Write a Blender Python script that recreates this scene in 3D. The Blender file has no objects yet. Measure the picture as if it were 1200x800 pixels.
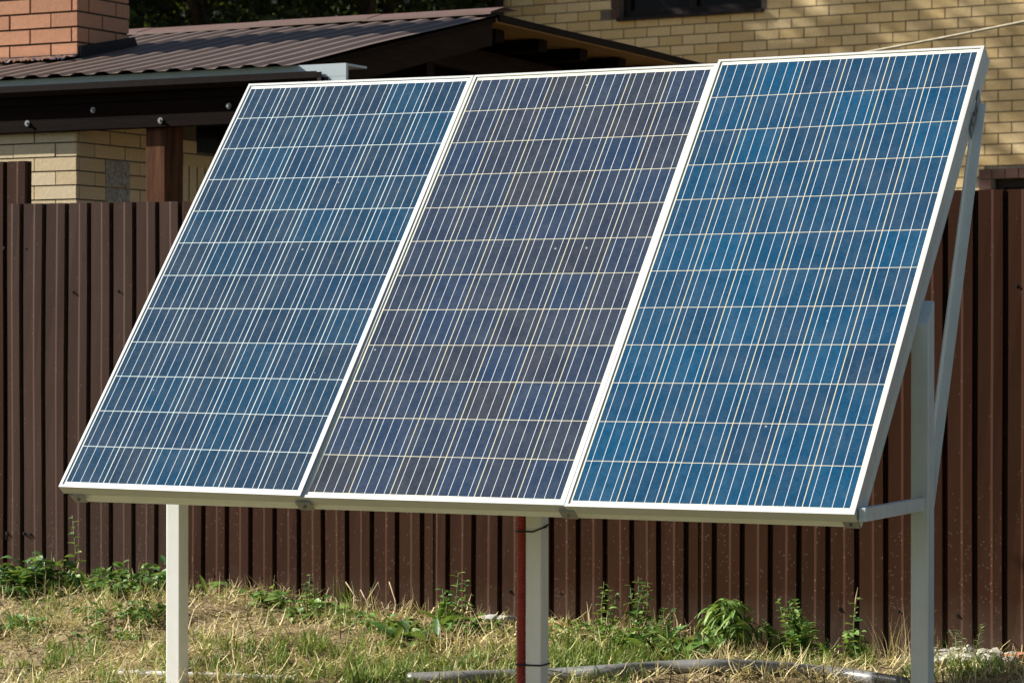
import bpy, bmesh, math, random
import numpy as np
from mathutils import Vector, Matrix

rng = np.random.default_rng(7)
random.seed(7)
S = bpy.context.scene
COL = S.collection
R_ = math.radians

# ------------------------------------------------------------------ camera, sky, sun, exposure
CAM = Vector((6.1123, -8.1817, 1.2069))
YAW, PITCH = 0.4848, -0.0005
FPX = 3350.5                                    # focal length in pixels of a 1200 px wide frame
cd = bpy.data.cameras.new('camera')
cam = bpy.data.objects.new('camera', cd)
COL.objects.link(cam)
cam.location = CAM
cam.rotation_euler = (math.pi / 2 + PITCH, -0.001, YAW)
cd.sensor_width = 36.0
cd.lens = FPX / 1200 * 36
cd.clip_start, cd.clip_end = 0.1, 2000
cd.dof.use_dof = True
cd.dof.focus_distance = 9.9
cd.dof.aperture_fstop = 9.0
S.camera = cam

SUN = Vector((-0.825, -0.215, 0.515)).normalized()    # towards the sun
w = bpy.data.worlds.new('World')
S.world = w
w.use_nodes = True
wn = w.node_tree
sky = wn.nodes.new('ShaderNodeTexSky')
sky.sky_type = 'NISHITA'
sky.sun_disc = False
sky.sun_elevation = math.asin(SUN.z)
sky.sun_rotation = math.atan2(SUN.x, SUN.y)
sky.dust_density = 1.2
wn.links.new(sky.outputs[0], wn.nodes['Background'].inputs[0])
wn.nodes['Background'].inputs[1].default_value = 0.048
sd = bpy.data.lights.new('sun', 'SUN')
sd.energy = 5.0
sd.angle = R_(0.53)
sd.color = (1.0, 0.965, 0.90)
sun = bpy.data.objects.new('sun', sd)
COL.objects.link(sun)
sun.rotation_euler = (-SUN).to_track_quat('-Z', 'Y').to_euler()
sun.location = SUN * 40
S.view_settings.view_transform = 'Standard'
S.view_settings.look = 'None'
S.view_settings.exposure = 1.08
S.view_settings.gamma = 1.0
S.view_settings.use_curve_mapping = False

# ------------------------------------------------------------------ helpers
FW = Vector((-math.sin(YAW), math.cos(YAW), 0))
RT = Vector((math.cos(YAW), math.sin(YAW), 0))

def at(px, py, Y):
    """the point that the photograph shows at (px, py), on the upright plane y = Y"""
    t = (px - 600) / FPX
    d = FW + RT * t + Vector((0, 0, (400 - py) / FPX))
    return CAM + d * ((Y - CAM.y) / d.y)

ORG = {}

class MB:
    def __init__(s):
        s.v, s.f, s.mi, s.m = [], [], [], 0
    def add(s, vs, fs):
        o = len(s.v)
        s.v += [tuple(p) for p in vs]
        s.f += [tuple(i + o for i in f) for f in fs]
        s.mi += [s.m] * len(fs)
        return s
    def box(s, a, b):
        (x0, y0, z0), (x1, y1, z1) = a, b
        return s.add([(x0, y0, z0), (x1, y0, z0), (x1, y1, z0), (x0, y1, z0), (x0, y0, z1), (x1, y0, z1), (x1, y1, z1), (x0, y1, z1)],
                     [(3, 2, 1, 0), (4, 5, 6, 7), (0, 1, 5, 4), (1, 2, 6, 5), (2, 3, 7, 6), (3, 0, 4, 7)])
    def bar(s, p0, p1, wd, ht, side=(1, 0, 0)):
        p0, p1 = Vector(p0), Vector(p1)
        d = (p1 - p0).normalized()
        sv = Vector(side); sv = (sv - d * sv.dot(d)).normalized()
        uv = sv.cross(d)
        c = [sv * (i * wd / 2) + uv * (j * ht / 2) for i, j in ((-1, -1), (1, -1), (1, 1), (-1, 1))]
        return s.add([p0 + q for q in c] + [p1 + q for q in c],
                     [(3, 2, 1, 0), (4, 5, 6, 7), (0, 1, 5, 4), (1, 2, 6, 5), (2, 3, 7, 6), (3, 0, 4, 7)])
    def tube(s, pts, r, n=10, closed=False, caps=True):
        pts = [Vector(p) for p in pts]
        N = len(pts)
        rr = r if hasattr(r, '__len__') else [r] * N
        vs = []
        nrm = None
        for i, p in enumerate(pts):
            a = pts[(i - 1) % N] if (i > 0 or closed) else p
            b = pts[(i + 1) % N] if (i < N - 1 or closed) else p
            t = (b - a).normalized()
            if nrm is None:
                nrm = t.orthogonal().normalized()
            nrm = (nrm - t * nrm.dot(t)).normalized()
            bn = t.cross(nrm)
            for k in range(n):
                an = 2 * math.pi * k / n
                vs.append(p + (nrm * math.cos(an) + bn * math.sin(an)) * rr[i])
        fs = []
        for i in range(N if closed else N - 1):
            for k in range(n):
                a, b = i * n, ((i + 1) % N) * n
                fs.append((a + k, a + (k + 1) % n, b + (k + 1) % n, b + k))
        if caps and not closed:
            fs.append(tuple(reversed(range(n))))
            fs.append(tuple((N - 1) * n + k for k in range(n)))
        return s.add(vs, fs)
    def prism(s, prof, p0, p1, au, av):
        """closed outline prof [(a,b)] on axes au, av, pushed from p0 to p1"""
        p0, p1, au, av = Vector(p0), Vector(p1), Vector(au), Vector(av)
        n = len(prof)
        vs = [p0 + au * a + av * b for a, b in prof] + [p1 + au * a + av * b for a, b in prof]
        return s.add(vs, [(i, (i + 1) % n, n + (i + 1) % n, n + i) for i in range(n)] + [tuple(reversed(range(n))), tuple(range(n, 2 * n))])
    def build(s, name, mat, parent=None, smooth=False, bevel=0, fix=True, local=False):
        me = bpy.data.meshes.new(name)
        off = Vector((0, 0, 0))
        if parent is not None and not local:
            off = ORG.get(parent.name, Vector((0, 0, 0)))
        me.from_pydata([(p[0] - off.x, p[1] - off.y, p[2] - off.z) for p in s.v], [], s.f)
        mats = mat if isinstance(mat, (list, tuple)) else [mat]
        for m in mats:
            me.materials.append(m)
        if len(mats) > 1:
            me.polygons.foreach_set('material_index', s.mi)
        if fix:
            b = bmesh.new(); b.from_mesh(me)
            bmesh.ops.recalc_face_normals(b, faces=b.faces)
            b.to_mesh(me); b.free()
        if smooth:
            me.polygons.foreach_set('use_smooth', [True] * len(me.polygons))
        me.update()
        o = bpy.data.objects.new(name, me)
        COL.objects.link(o)
        if parent is not None:
            o.parent = parent
        ORG[o.name] = off if not local else Vector((0, 0, 0))
        if bevel:
            md = o.modifiers.new('bevel', 'BEVEL'); md.width = bevel; md.segments = 2; md.limit_method = 'ANGLE'
        return o

def tag(o, label, cat, group=None, kind=None):
    o['label'] = label
    o['category'] = cat
    if group: o['group'] = group
    if kind: o['kind'] = kind
    return o

def thing(name, loc, label, cat, group=None):
    o = bpy.data.objects.new(name, None)
    o.empty_display_size = 0.1
    COL.objects.link(o)
    o.location = loc
    ORG[o.name] = Vector(loc)
    return tag(o, label, cat, group)

# ------------------------------------------------------------------ node helpers
class NT:
    def __init__(s, name):
        s.mat = bpy.data.materials.new(name)
        s.mat.use_nodes = True
        s.t = s.mat.node_tree
        s.b = s.t.nodes['Principled BSDF']
    def new(s, typ, **kw):
        n = s.t.nodes.new(typ)
        for k, v in kw.items(): setattr(n, k, v)
        return n
    def put(s, sock, v):
        if isinstance(v, bpy.types.NodeSocket): s.t.links.new(v, sock)
        elif v is not None:
            try: sock.default_value = v
            except Exception: sock.default_value = (*v, 1)
    def m(s, op, a, b=None, c=None):
        n = s.new('ShaderNodeMath', operation=op)
        for i, v in enumerate((a, b, c)): s.put(n.inputs[i], v)
        return n.outputs[0]
    def coord(s, which='Object'):
        return s.new('ShaderNodeTexCoord').outputs[which]
    def pos(s):
        return s.new('ShaderNodeNewGeometry').outputs['Position']
    def xyz(s, v):
        n = s.new('ShaderNodeSeparateXYZ'); s.put(n.inputs[0], v); return n.outputs
    def comb(s, x, y, z=0.0):
        n = s.new('ShaderNodeCombineXYZ')
        for i, v in enumerate((x, y, z)): s.put(n.inputs[i], v)
        return n.outputs[0]
    def scale(s, v, sc):
        n = s.new('ShaderNodeMapping'); s.put(n.inputs['Vector'], v); n.inputs['Scale'].default_value = sc; return n.outputs[0]
    def noise(s, v, sc, det=3, rough=.5, out='Fac'):
        n = s.new('ShaderNodeTexNoise'); s.put(n.inputs['Vector'], v)
        n.inputs['Scale'].default_value = sc; n.inputs['Detail'].default_value = det; n.inputs['Roughness'].default_value = rough
        return n.outputs[out]
    def ramp(s, f, stops, interp='LINEAR'):
        n = s.new('ShaderNodeValToRGB'); s.put(n.inputs[0], f)
        cr = n.color_ramp; cr.interpolation = interp
        while len(cr.elements) < len(stops): cr.elements.new(.5)
        for e, (p, c) in zip(cr.elements, stops):
            e.position = p
            e.color = (c, c, c, 1) if isinstance(c, (int, float)) else (*c, 1)
        return n.outputs[0]
    def mix(s, f, a, b, mode='MIX'):
        n = s.new('ShaderNodeMix', data_type='RGBA', blend_type=mode)
        s.put(n.inputs[0], f); s.put(n.inputs[6], a); s.put(n.inputs[7], b)
        return n.outputs[2]
    def bump(s, h, st=.3, d=.01):
        n = s.new('ShaderNodeBump'); s.put(n.inputs['Height'], h)
        n.inputs['Strength'].default_value = st; n.inputs['Distance'].default_value = d
        s.t.links.new(n.outputs[0], s.b.inputs['Normal'])
    def set(s, **kw):
        for k, v in kw.items(): s.put(s.b.inputs[k.replace('_', ' ')], v)
        return s.mat

def c3(*a): return (*a, 1)

def mat_paint(name, col, rough=.45, dirt=.25, dcol=(.28, .25, .2), metallic=0, spec=.5, sc=9):
    n = NT(name); p = n.coord()
    f = n.noise(p, sc, 5, .65)
    g = n.noise(n.scale(p, (1, 1, .12)), 34, 3, .6)
    k = n.m('MULTIPLY', n.ramp(n.m('MULTIPLY_ADD', g, .5, n.m('MULTIPLY', f, .6)), [(.42, 0), (.8, 1)]), dirt)
    n.put(n.b.inputs['Base Color'], n.mix(k, c3(*col), c3(*dcol)))
    n.put(n.b.inputs['Roughness'], n.m('MULTIPLY_ADD', f, .2, rough - .1))
    n.bump(n.noise(p, 60, 3), .06, .002)
    return n.set(Metallic=metallic, Specular_IOR_Level=spec)

def mat_plain(name, col, rough=.5, metallic=0.0, spec=.5, var=.25, sc=20):
    n = NT(name); p = n.coord()
    f = n.noise(p, sc, 4, .6)
    d = tuple(x * (1 - var) for x in col); l = tuple(min(1, x * (1 + var)) for x in col)
    n.put(n.b.inputs['Base Color'], n.ramp(f, [(.3, d), (.7, l)]))
    return n.set(Roughness=rough, Metallic=metallic, Specular_IOR_Level=spec)

def mat_wood(name, dark, light, axis='z', rough=.65, sc=1.0):
    n = NT(name); p = n.coord()
    s_ = {'z': (14, 14, .9), 'x': (.9, 14, 14), 'y': (14, .9, 14)}[axis]
    q = n.scale(p, tuple(v * sc for v in s_))
    f = n.noise(q, 2.2, 6, .65)
    g = n.noise(q, 9, 3, .6)
    h = n.m('MULTIPLY_ADD', g, .4, n.m('MULTIPLY', f, .75))
    n.put(n.b.inputs['Base Color'], n.ramp(h, [(.36, dark), (.72, light)]))
    n.bump(h, .4, .004)
    return n.set(Roughness=rough, Specular_IOR_Level=.03)

def mat_brick(name, cols, rough=.85):
    n = NT(name); p = n.coord()
    r = n.new('ShaderNodeNewGeometry').outputs['Random Per Island']
    k = len(cols)
    base = n.ramp(r, [(i / max(1, k - 1), c) for i, c in enumerate(cols)])
    f = n.noise(p, 45, 4, .7)
    g = n.noise(n.scale(p, (1, 1, 5)), 6, 3, .6)
    base = n.mix(n.ramp(f, [(.35, .0), (.75, .35)]), base, c3(*(x * .62 for x in cols[0])))
    base = n.mix(n.ramp(g, [(.55, 0), (.8, .3)]), base, c3(*(min(1, x * 1.25) for x in cols[-1])))
    n.put(n.b.inputs['Base Color'], base)
    n.bump(f, .35, .004)
    return n.set(Roughness=rough, Specular_IOR_Level=.25)

def mat_attr(name, stops, rough=.6, trans=.0, spec=.3):
    """leaf or blade colour from the per-vertex 'tint' value"""
    n = NT(name)
    a = n.new('ShaderNodeAttribute', attribute_name='tint')
    c = n.ramp(a.outputs['Fac'], stops)
    n.put(n.b.inputs['Base Color'], c)
    n.set(Roughness=rough, Specular_IOR_Level=spec)
    if trans:
        tr = n.new('ShaderNodeBsdfTranslucent'); n.put(tr.inputs[0], n.mix(.5, c, c3(.35, .42, .05)))
        mx = n.new('ShaderNodeMixShader'); mx.inputs[0].default_value = trans
        out = n.t.nodes['Material Output']
        n.t.links.new(n.b.outputs[0], mx.inputs[1]); n.t.links.new(tr.outputs[0], mx.inputs[2])
        n.t.links.new(mx.outputs[0], out.inputs[0])
    return n.mat

# ------------------------------------------------------------------ solar cells
CW, CH = .992, 1.956
def mat_cells(name, cols, gapcol, backcol, seed, sat_patch):
    n = NT(name)
    x, y, z = n.xyz(n.coord())
    pit = .159
    a = n.m('DIVIDE', n.m('SUBTRACT', x, .0205), pit)
    b = n.m('DIVIDE', n.m('SUBTRACT', y, .0250), pit)
    ia, ib = n.m('FLOOR', a), n.m('FLOOR', b)
    fa, fb = n.m('FRACT', a), n.m('FRACT', b)
    def rng_(v, lo, hi): return n.m('MULTIPLY', n.m('GREATER_THAN', v, lo), n.m('LESS_THAN', v, hi))
    ina = rng_(a, 0, 6 - .019); inb = rng_(b, 0, 12 - .019)
    field = n.m('MULTIPLY', ina, inb)
    cellx = n.m('LESS_THAN', fa, .981); celly = n.m('LESS_THAN', fb, .984)
    cell = n.m('MULTIPLY', field, n.m('MULTIPLY', cellx, celly))
    bus = n.m('ABSOLUTE', n.m('SUBTRACT', n.m('FRACT', n.m('DIVIDE', n.m('SUBTRACT', fa, .0172), .2368)), .5))
    busm = n.m('MULTIPLY', n.m('LESS_THAN', bus, .00085 / (.2368 * pit)), n.m('MULTIPLY', ina, rng_(y, .012, 1.946)))
    busm = n.m('MULTIPLY', busm, cellx)
    # cell tint: one value per cell, and crystal grains
    wn_ = n.new('ShaderNodeTexWhiteNoise', noise_dimensions='3D')
    n.put(wn_.inputs[0], n.comb(ia, ib, float(seed)))
    colr = n.ramp(wn_.outputs[0], [(i / (len(cols) - 1), c) for i, c in enumerate(cols)])
    vor = n.new('ShaderNodeTexVoronoi'); n.put(vor.inputs['Vector'], n.comb(x, y, float(seed))); vor.inputs['Scale'].default_value = 130
    gr = n.xyz(vor.outputs['Color'])[0]
    colr = n.mix(n.m('MULTIPLY', gr, .55), colr, n.mix(1.0, colr, c3(1.7, 1.7, 1.6), 'MULTIPLY'))
    # soft patches bluer than the rest of their cell
    pn = n.noise(n.comb(x, y, seed * 3.1), 3.2, 3, .6)
    colr = n.mix(n.ramp(pn, [(.54, 0), (.76, .28)]), colr, c3(*sat_patch))
    # dust: faint, and a little thicker along the lower edge
    dust = n.noise(n.comb(n.m('MULTIPLY', x, 1.0), y, seed * 1.7), 9, 5, .7)
    dk = n.m('MULTIPLY', n.ramp(dust, [(.4, 0), (.8, 1)]), .055)
    colr = n.mix(dk, colr, c3(.5, .48, .42))
    base = n.mix(cell, n.mix(field, c3(*backcol), c3(*gapcol)), colr)
    base = n.mix(busm, base, c3(.68, .70, .70))
    # specks of bird lime
    sp = n.new('ShaderNodeTexVoronoi'); n.put(sp.inputs['Vector'], n.comb(x, y, seed + .5)); sp.inputs['Scale'].default_value = 9
    spk = n.m('MULTIPLY', n.m('LESS_THAN', sp.outputs['Distance'], .035), n.m('GREATER_THAN', n.xyz(sp.outputs['Color'])[1], .72))
    base = n.mix(n.m('MULTIPLY', spk, .6), base, c3(.6, .6, .55))
    n.put(n.b.inputs['Base Color'], base)
    n.set(Roughness=.5, Specular_IOR_Level=0.0, Coat_Weight=1.0, Coat_Roughness=.03, Coat_IOR=1.33)
    return n.mat

M = {}
M['alu'] = mat_paint('anodised_aluminium', (.53, .53, .51), .5, .2, (.30, .28, .24), metallic=.15)
M['white_paint'] = mat_paint('white_post_paint', (.76, .765, .73), .5, .25, (.42, .41, .36))
M['grey_and_shaded'] = mat_paint('grey_and_shaded_white', (.54, .58, .58), .5, .4, (.36, .35, .31))  # grey steel parts; on the right post, white paint with shade put in
M['galv'] = mat_paint('galvanised_steel', (.26, .27, .27), .5, .6, (.16, .13, .10), metallic=.3)
M['black'] = mat_plain('black_plastic', (.012, .012, .012), .5)
M['back_white'] = mat_plain('backsheet_white', (.7, .7, .68), .6, var=.05)
M['rust'] = mat_plain('rusty_plate', (.17, .14, .12), .7, var=.5, sc=60)

# fence sheet: painted steel with splash specks near the ground
def mat_fence(name, col, fade, fadek):
    n = NT(name); p = n.pos()
    x, y, z = n.xyz(p)
    f = n.noise(n.scale(p, (1, 1, .08)), 24, 4, .6)
    f2 = n.noise(p, 3.0, 3, .6)
    base = n.mix(n.m('MULTIPLY', n.ramp(f, [(.35, 0), (.75, 1)]), fadek), c3(*col), c3(*fade))
    base = n.mix(n.m('MULTIPLY', n.ramp(f2, [(.4, 0), (.75, 1)]), fadek * .6), base, c3(*fade))
    low = n.new('ShaderNodeMapRange'); n.put(low.inputs[0], z); low.inputs[1].default_value = .75; low.inputs[2].default_value = 0.05
    v = n.new('ShaderNodeTexVoronoi'); n.put(v.inputs['Vector'], n.scale(p, (1, 1, .8))); v.inputs['Scale'].default_value = 120
    cr = n.xyz(v.outputs['Color'])[0]
    thr = n.m('MULTIPLY_ADD', low.outputs[0], .40, .045)
    sp = n.m('MULTIPLY', n.m('LESS_THAN', v.outputs['Distance'], n.m('MULTIPLY', n.xyz(v.outputs['Color'])[1], .42)), n.m('LESS_THAN', cr, thr))
    base = n.mix(n.m('MULTIPLY', sp, .34), base, c3(.24, .18, .14))
    lo2 = n.new('ShaderNodeMapRange'); n.put(lo2.inputs[0], n.m('MULTIPLY_ADD', n.noise(p, 5, 4, .7), .28, n.m('SUBTRACT', z, .14))); lo2.inputs[1].default_value = .26; lo2.inputs[2].default_value = .0
    base = n.mix(n.m('MULTIPLY', lo2.outputs[0], .45), base, c3(.15, .11, .085))
    n.put(n.b.inputs['Base Color'], base)
    n.bump(f2, .12, .01)
    return n.set(Roughness=.40, Specular_IOR_Level=.14)
M['fence_a'] = mat_fence('grey_brown_paint', (.058, .030, .022), (.072, .043, .034), .8)  # greyer and lighter than the other sheets
M['fence_b'] = mat_fence('red_brown_paint', (.050, .0205, .0120), (.057, .025, .0150), .8)
M['fence_c'] = mat_fence('dark_brown_paint', (.044, .0168, .0088), (.050, .0205, .0112), .8)

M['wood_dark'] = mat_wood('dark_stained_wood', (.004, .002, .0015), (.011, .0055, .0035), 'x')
M['wood_post'] = mat_wood('stained_post_wood', (.016, .007, .004), (.15, .066, .034), 'z', sc=.8)
M['wood_gable'] = mat_wood('gable_board_wood', (.008, .0045, .003), (.026, .014, .008), 'y')
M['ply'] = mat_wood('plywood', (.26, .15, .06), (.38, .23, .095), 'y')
M['roof'] = mat_paint('brown_roof_paint', (.120, .084, .068), .6, .5, (.16, .128, .11), spec=.12)
M['roof_cap'] = mat_paint('ridge_paint', (.12, .066, .05), .55, .5, (.18, .13, .11), spec=.2)
M['gutter'] = mat_paint('brown_gutter', (.009, .0045, .0035), .7, .03, spec=.06)
M['gutter_white'] = mat_paint('white_gutter', (.50, .57, .59), .6, .15, spec=.2)
M['brick_red'] = mat_brick('terracotta_brick', [(.40, .185, .105), (.46, .215, .12), (.50, .24, .135), (.43, .20, .11)])
M['mortar_dark'] = mat_plain('dark_mortar', (.10, .085, .07), .95)
M['brick_yel'] = mat_brick('cream_brick', [(.60, .46, .26), (.67, .53, .32), (.70, .56, .36), (.63, .49, .29)])
M['mortar'] = mat_plain('grey_mortar', (.13, .115, .09), .95)
M['brick_house'] = mat_brick('yellow_house_brick', [(.54, .39, .18), (.64, .48, .24), (.68, .52, .29), (.58, .43, .21), (.70, .55, .32)])
M['brick_brown'] = mat_brick('dark_brown_brick', [(.075, .04, .03), (.11, .06, .045), (.06, .035, .03)])
M['concrete'] = mat_plain('grey_concrete', (.30, .30, .28), .95, var=.45, sc=50)
M['foil'] = mat_plain('crumpled_foil', (.75, .75, .75), .22, metallic=1.0)
M['tar'] = mat_plain('black_roofing_felt', (.006, .007, .008), .5, spec=.2)
M['glass_dark'] = mat_plain('dark_window_glass', (.003, .003, .004), .25, spec=.1)
M['frame_dark'] = mat_plain('dark_brown_frame', (.012, .007, .006), .6, spec=.2)
M['conduit'] = mat_plain('red_corrugated_plastic', (.30, .036, .025), .45, var=.15)
M['pipe_grey'] = mat_paint('grey_plastic_pipe', (.15, .155, .16), .35, .5, (.28, .25, .2), spec=.6)
M['pipe_white'] = mat_paint('white_plastic_pipe', (.62, .62, .60), .4, .4, (.4, .35, .27))
M['cable'] = mat_plain('cream_cable', (.46, .40, .27), .6)
M['stone'] = mat_plain('pale_rubble', (.42, .38, .31), .95, var=.4, sc=30)
M['screw'] = mat_plain('dark_screw_head', (.03, .022, .02), .4, metallic=.4)
M['bark'] = mat_wood('bark', (.03, .024, .018), (.09, .07, .05), 'z')

# ------------------------------------------------------------------ ground
FD = Vector((.99894, .04607, 0))
FQ = Vector((-1.56616, 1.82356, 0))
def fence_y(X): return FQ.y + (X - FQ.x) * FD.y / FD.x
def ss(t): t = np.clip(t, 0, 1); return t * t * (3 - 2 * t)
def gz(X, Y):
    X = np.asarray(X, float); Y = np.asarray(Y, float)
    left = .012 + .125 * (1 - ss((X + 1.1) / 3.6))
    rise = ss((Y - .25) / 1.45)
    z = -.125 + (left + .125) * rise
    z = z * (1 - ss((Y - 2.3) / 2)) - .0 * Y
    near = ss(1 - np.abs(Y - 1) / 6)
    return z + near * (.016 * np.sin(X * 3.1 + Y * 2.3) + .011 * np.sin(X * 7.3 - Y * 5.1) + .010 * np.sin(X * 17 + Y * 13) * np.cos(Y * 19 - X * 8) + .006 * np.sin(X * 31 - Y * 27))
def grid_axis(lo, hi, step, far):
    a = list(np.arange(lo, hi + 1e-6, step)); d = step
    while a[-1] < far: d *= 1.35; a.append(a[-1] + d)
    d = step
    while a[0] > -far: d *= 1.35; a.insert(0, a[0] - d)
    return np.array(a)
gx, gy = grid_axis(-3.5, 6.0, .035, 900), grid_axis(-.8, 2.2, .035, 900)
GX, GY = np.meshgrid(gx, gy)
GZ = gz(GX, GY)
nx, ny = len(gx), len(gy)
g = MB()
g.v = [tuple(p) for p in np.stack([GX.ravel(), GY.ravel(), GZ.ravel()], 1).tolist()]
g.f = [(j * nx + i, j * nx + i + 1, (j + 1) * nx + i + 1, (j + 1) * nx + i) for j in range(ny - 1) for i in range(nx - 1)]
g.mi = [0] * len(g.f)
n = NT('dry_soil'); p = n.pos()
f = n.noise(p, 5, 6, .7); f2 = n.noise(p, 60, 4, .7)
n.put(n.b.inputs['Base Color'], n.mix(n.ramp(f2, [(.35, 0), (.7, 1)]), n.ramp(f, [(.3, (.15, .105, .06)), (.7, (.27, .20, .11))]), c3(.36, .27, .15)))
sy = n.xyz(p)[1]
lw = n.new('ShaderNodeMapRange'); n.put(lw.inputs[0], n.m('MULTIPLY_ADD', f, .5, sy)); lw.inputs[1].default_value = .15; lw.inputs[2].default_value = -.15
bcol = n.b.inputs['Base Color'].links[0].from_socket
n.put(n.b.inputs['Base Color'], n.mix(lw.outputs[0], bcol, n.ramp(f2, [(.3, (.035, .055, .018)), (.7, (.085, .105, .04))])))  # unseen front ground made dark green to cut bounced light
n.bump(f2, .8, .02)
M['soil'] = n.set(Roughness=.95, Specular_IOR_Level=.1)
gr = g.build('ground', M['soil'], smooth=True, fix=False)
gr['kind'] = 'structure'

# ------------------------------------------------------------------ fence
PIT = .115
def fence_sheet(i0, i1, ztop0, ztop1, zb, mat, parent, off=0.0, lean=0.0):
    """corrugated sheet from rib i0 to rib i1: wide flats, a shallow rise, a narrow deep groove"""
    prof = []                                   # (distance along fence, depth behind the face)
    dpt = .024
    a = i0
    k0 = math.floor(i0) - 1
    pts = []
    for k in range(k0, math.ceil(i1) + 2):
        c = k * PIT
        pts += [(c - .0105, -.0030), (c - .0085, dpt), (c + .0085, dpt), (c + .0105, 0.0), (c + .060, 0.0), (c + .070, -.0034)]
    lo, hi = i0 * PIT, i1 * PIT
    pts = [q for q in pts if lo <= q[0] <= hi]
    pts = [(lo, pts[0][1])] + pts + [(hi, pts[-1][1])]
    nrm = Vector((-FD.y, FD.x, 0))              # away from the camera
    m = MB()
    rows = 5
    vs = []
    for r in range(rows + 1):
        t = r / rows
        for (s, d) in pts:
            u = (s - lo) / (hi - lo)
            zt = ztop0 + (ztop1 - ztop0) * u
            z = zb + (zt - zb) * t
            wob = .0035 * math.sin(s * 5 + r * 1.3) + .002 * math.sin(s * 13.7 + r)
            P = FQ + FD * s + nrm * (d + off + wob + lean * t)
            vs.append((P.x, P.y, z))
    N = len(pts)
    fs = [(r * N + i, r * N + i + 1, (r + 1) * N + i + 1, (r + 1) * N + i) for r in range(rows) for i in range(N - 1)]
    m.add(vs, fs)
    o = m.build('fence_sheet', mat, parent, fix=False)
    md = o.modifiers.new('thick', 'SOLIDIFY'); md.thickness = .0012; md.offset = -1
    return o

fence = thing('metal_fence', FQ, 'long brown corrugated metal fence standing behind the solar panels', 'fence')
def topz(i): return 1.797 + (1.765 - 1.797) * (i / 38)
sheets = [(-.62, 7.42, 'fence_a', .000, -.15), (7.18, 17.42, 'fence_b', -.003, -.12), (17.18, 21.45, 'fence_b', .0, -.12), (21.2, 27.42, 'fence_c', -.003, -.012), (27.18, 37.42, 'fence_c', .0, -.05), (37.18, 47.4, 'fence_c', -.003, -.05), (47.2, 57.4, 'fence_c', 0, -.05)]
for a, b, mt, of, zb in sheets:
    fence_sheet(a, b, topz(a), topz(b), zb, M[mt], fence, of)
m = MB()
m.bar(FQ + FD * -.2 + Vector((0, .060, 1.45)), FQ + FD * 6.6 + Vector((0, .060, 1.45)), .04, .04, (0, 1, 0)); m.build('rail', M['wood_dark'], fence)
m = MB(); m.bar(FQ + FD * -.2 + Vector((0, .060, .35)), FQ + FD * 6.6 + Vector((0, .060, .35)), .04, .04, (0, 1, 0)); m.build('rail', M['wood_dark'], fence)
def fpt(px, py):
    t = (px - 600) / FPX
    d = FW + RT * t + Vector((0, 0, (400 - py) / FPX))
    nrm = Vector((-FD.y, FD.x, 0))
    s = (FQ - CAM).dot(nrm) / d.dot(nrm)
    return CAM + d * s - nrm * .004
def screw(px, py, r=.0055):
    P = fpt(px, py) + Vector((-FD.y, FD.x, 0)) * .003
    m = MB(); m.tube([P + Vector((0, .006, 0)), P + Vector((0, .0015, 0))], r * 1.3, 10); m.tube([P + Vector((0, .0014, 0)), P - Vector((0, .003, 0))], r * .8, 6)
    return m.build('screw', M['screw'], fence)
for q in [(4, 293), (30, 293), (85, 344), (138, 343), (8, 627), (28, 627), (35, 628), (141, 670), (251, 676), (307, 678), (363, 682), (420, 684), (480, 687), (538, 690), (597, 694), (657, 696), (721, 700), (784, 705), (916, 711), (983, 714), (1053, 717), (1122, 722), (1195, 725), (1191, 336), (1174, 240), (155, 560)]:
    screw(*q)
# taller stretch on the left
tall = thing('metal_fence', FQ + FD * -1.5, 'taller reddish brown metal fence section at the left edge, rising above the lower sheets', 'fence')
i33 = ((at(33, 300, 1.86).x - FQ.x) / FD.x) / PIT
fence_sheet(-32, i33, 1.99, 1.985, -.1, M['fence_b'], tall, .040)

# ------------------------------------------------------------------ solar array
arr = thing('solar_panel_array', (1.54, .58, -.08), 'three blue solar panels side by side, tilted on white steel posts', 'solar panels')
PAN = [
    ((0.00273, -0.01156, 0.68954), (0.99986, 0.01492, -0.00705), (-0.00396, 0.63163, 0.77526), (0.01602, -0.77513, 0.6316)),
    ((0.99295, 0.00963, 0.67748), (1.0, 0.0012, 0.00058), (-0.00121, 0.62831, 0.77796), (0.00057, -0.77796, 0.62831)),
    ((1.99002, 0.00399, 0.67544), (0.99995, -0.00946, 0.00277), (0.00369, 0.61973, 0.7848), (-0.00914, -0.78476, 0.61974))]
cells = [
    mat_cells('cells_blue_violet', [(0.0103, 0.0356, 0.0747), (0.0134, 0.0336, 0.0634), (0.0089, 0.0423, 0.0853), (0.0147, 0.0322, 0.0587), (0.0089, 0.0397, 0.0787)], (0.6000, 0.6600, 0.6200), (0.7200, 0.7400, 0.7000), 1, (0.0089, 0.0449, 0.0923)),
    mat_cells('cells_grey_navy', [(0.0225, 0.0320, 0.0549), (0.0255, 0.0307, 0.0448), (0.0166, 0.0327, 0.0687), (0.0244, 0.0320, 0.0505), (0.0191, 0.0354, 0.0694), (0.0279, 0.0313, 0.0411)], (0.5800, 0.5400, 0.3800), (0.7200, 0.6900, 0.5400), 2, (0.0140, 0.0406, 0.0885)),
    mat_cells('cells_bright_blue', [(0.0069, 0.0458, 0.0989), (0.0093, 0.0392, 0.0820), (0.0058, 0.0517, 0.1098), (0.0110, 0.0363, 0.0746), (0.0064, 0.0488, 0.1040)], (0.5800, 0.5200, 0.3700), (0.7200, 0.6800, 0.5400), 3, (0.0049, 0.0598, 0.1250))]
plabel = ['left panel with blue violet cells and white grid lines', 'middle panel with dusty grey navy cells and cream lines', 'right panel with bright blue cells and cream lines']
prof = [(0, 0), (.0105, 0), (.0105, -.003), (.003, -.003), (.003, -.037), (.025, -.037), (.025, -.040), (0, -.040)]
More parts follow.
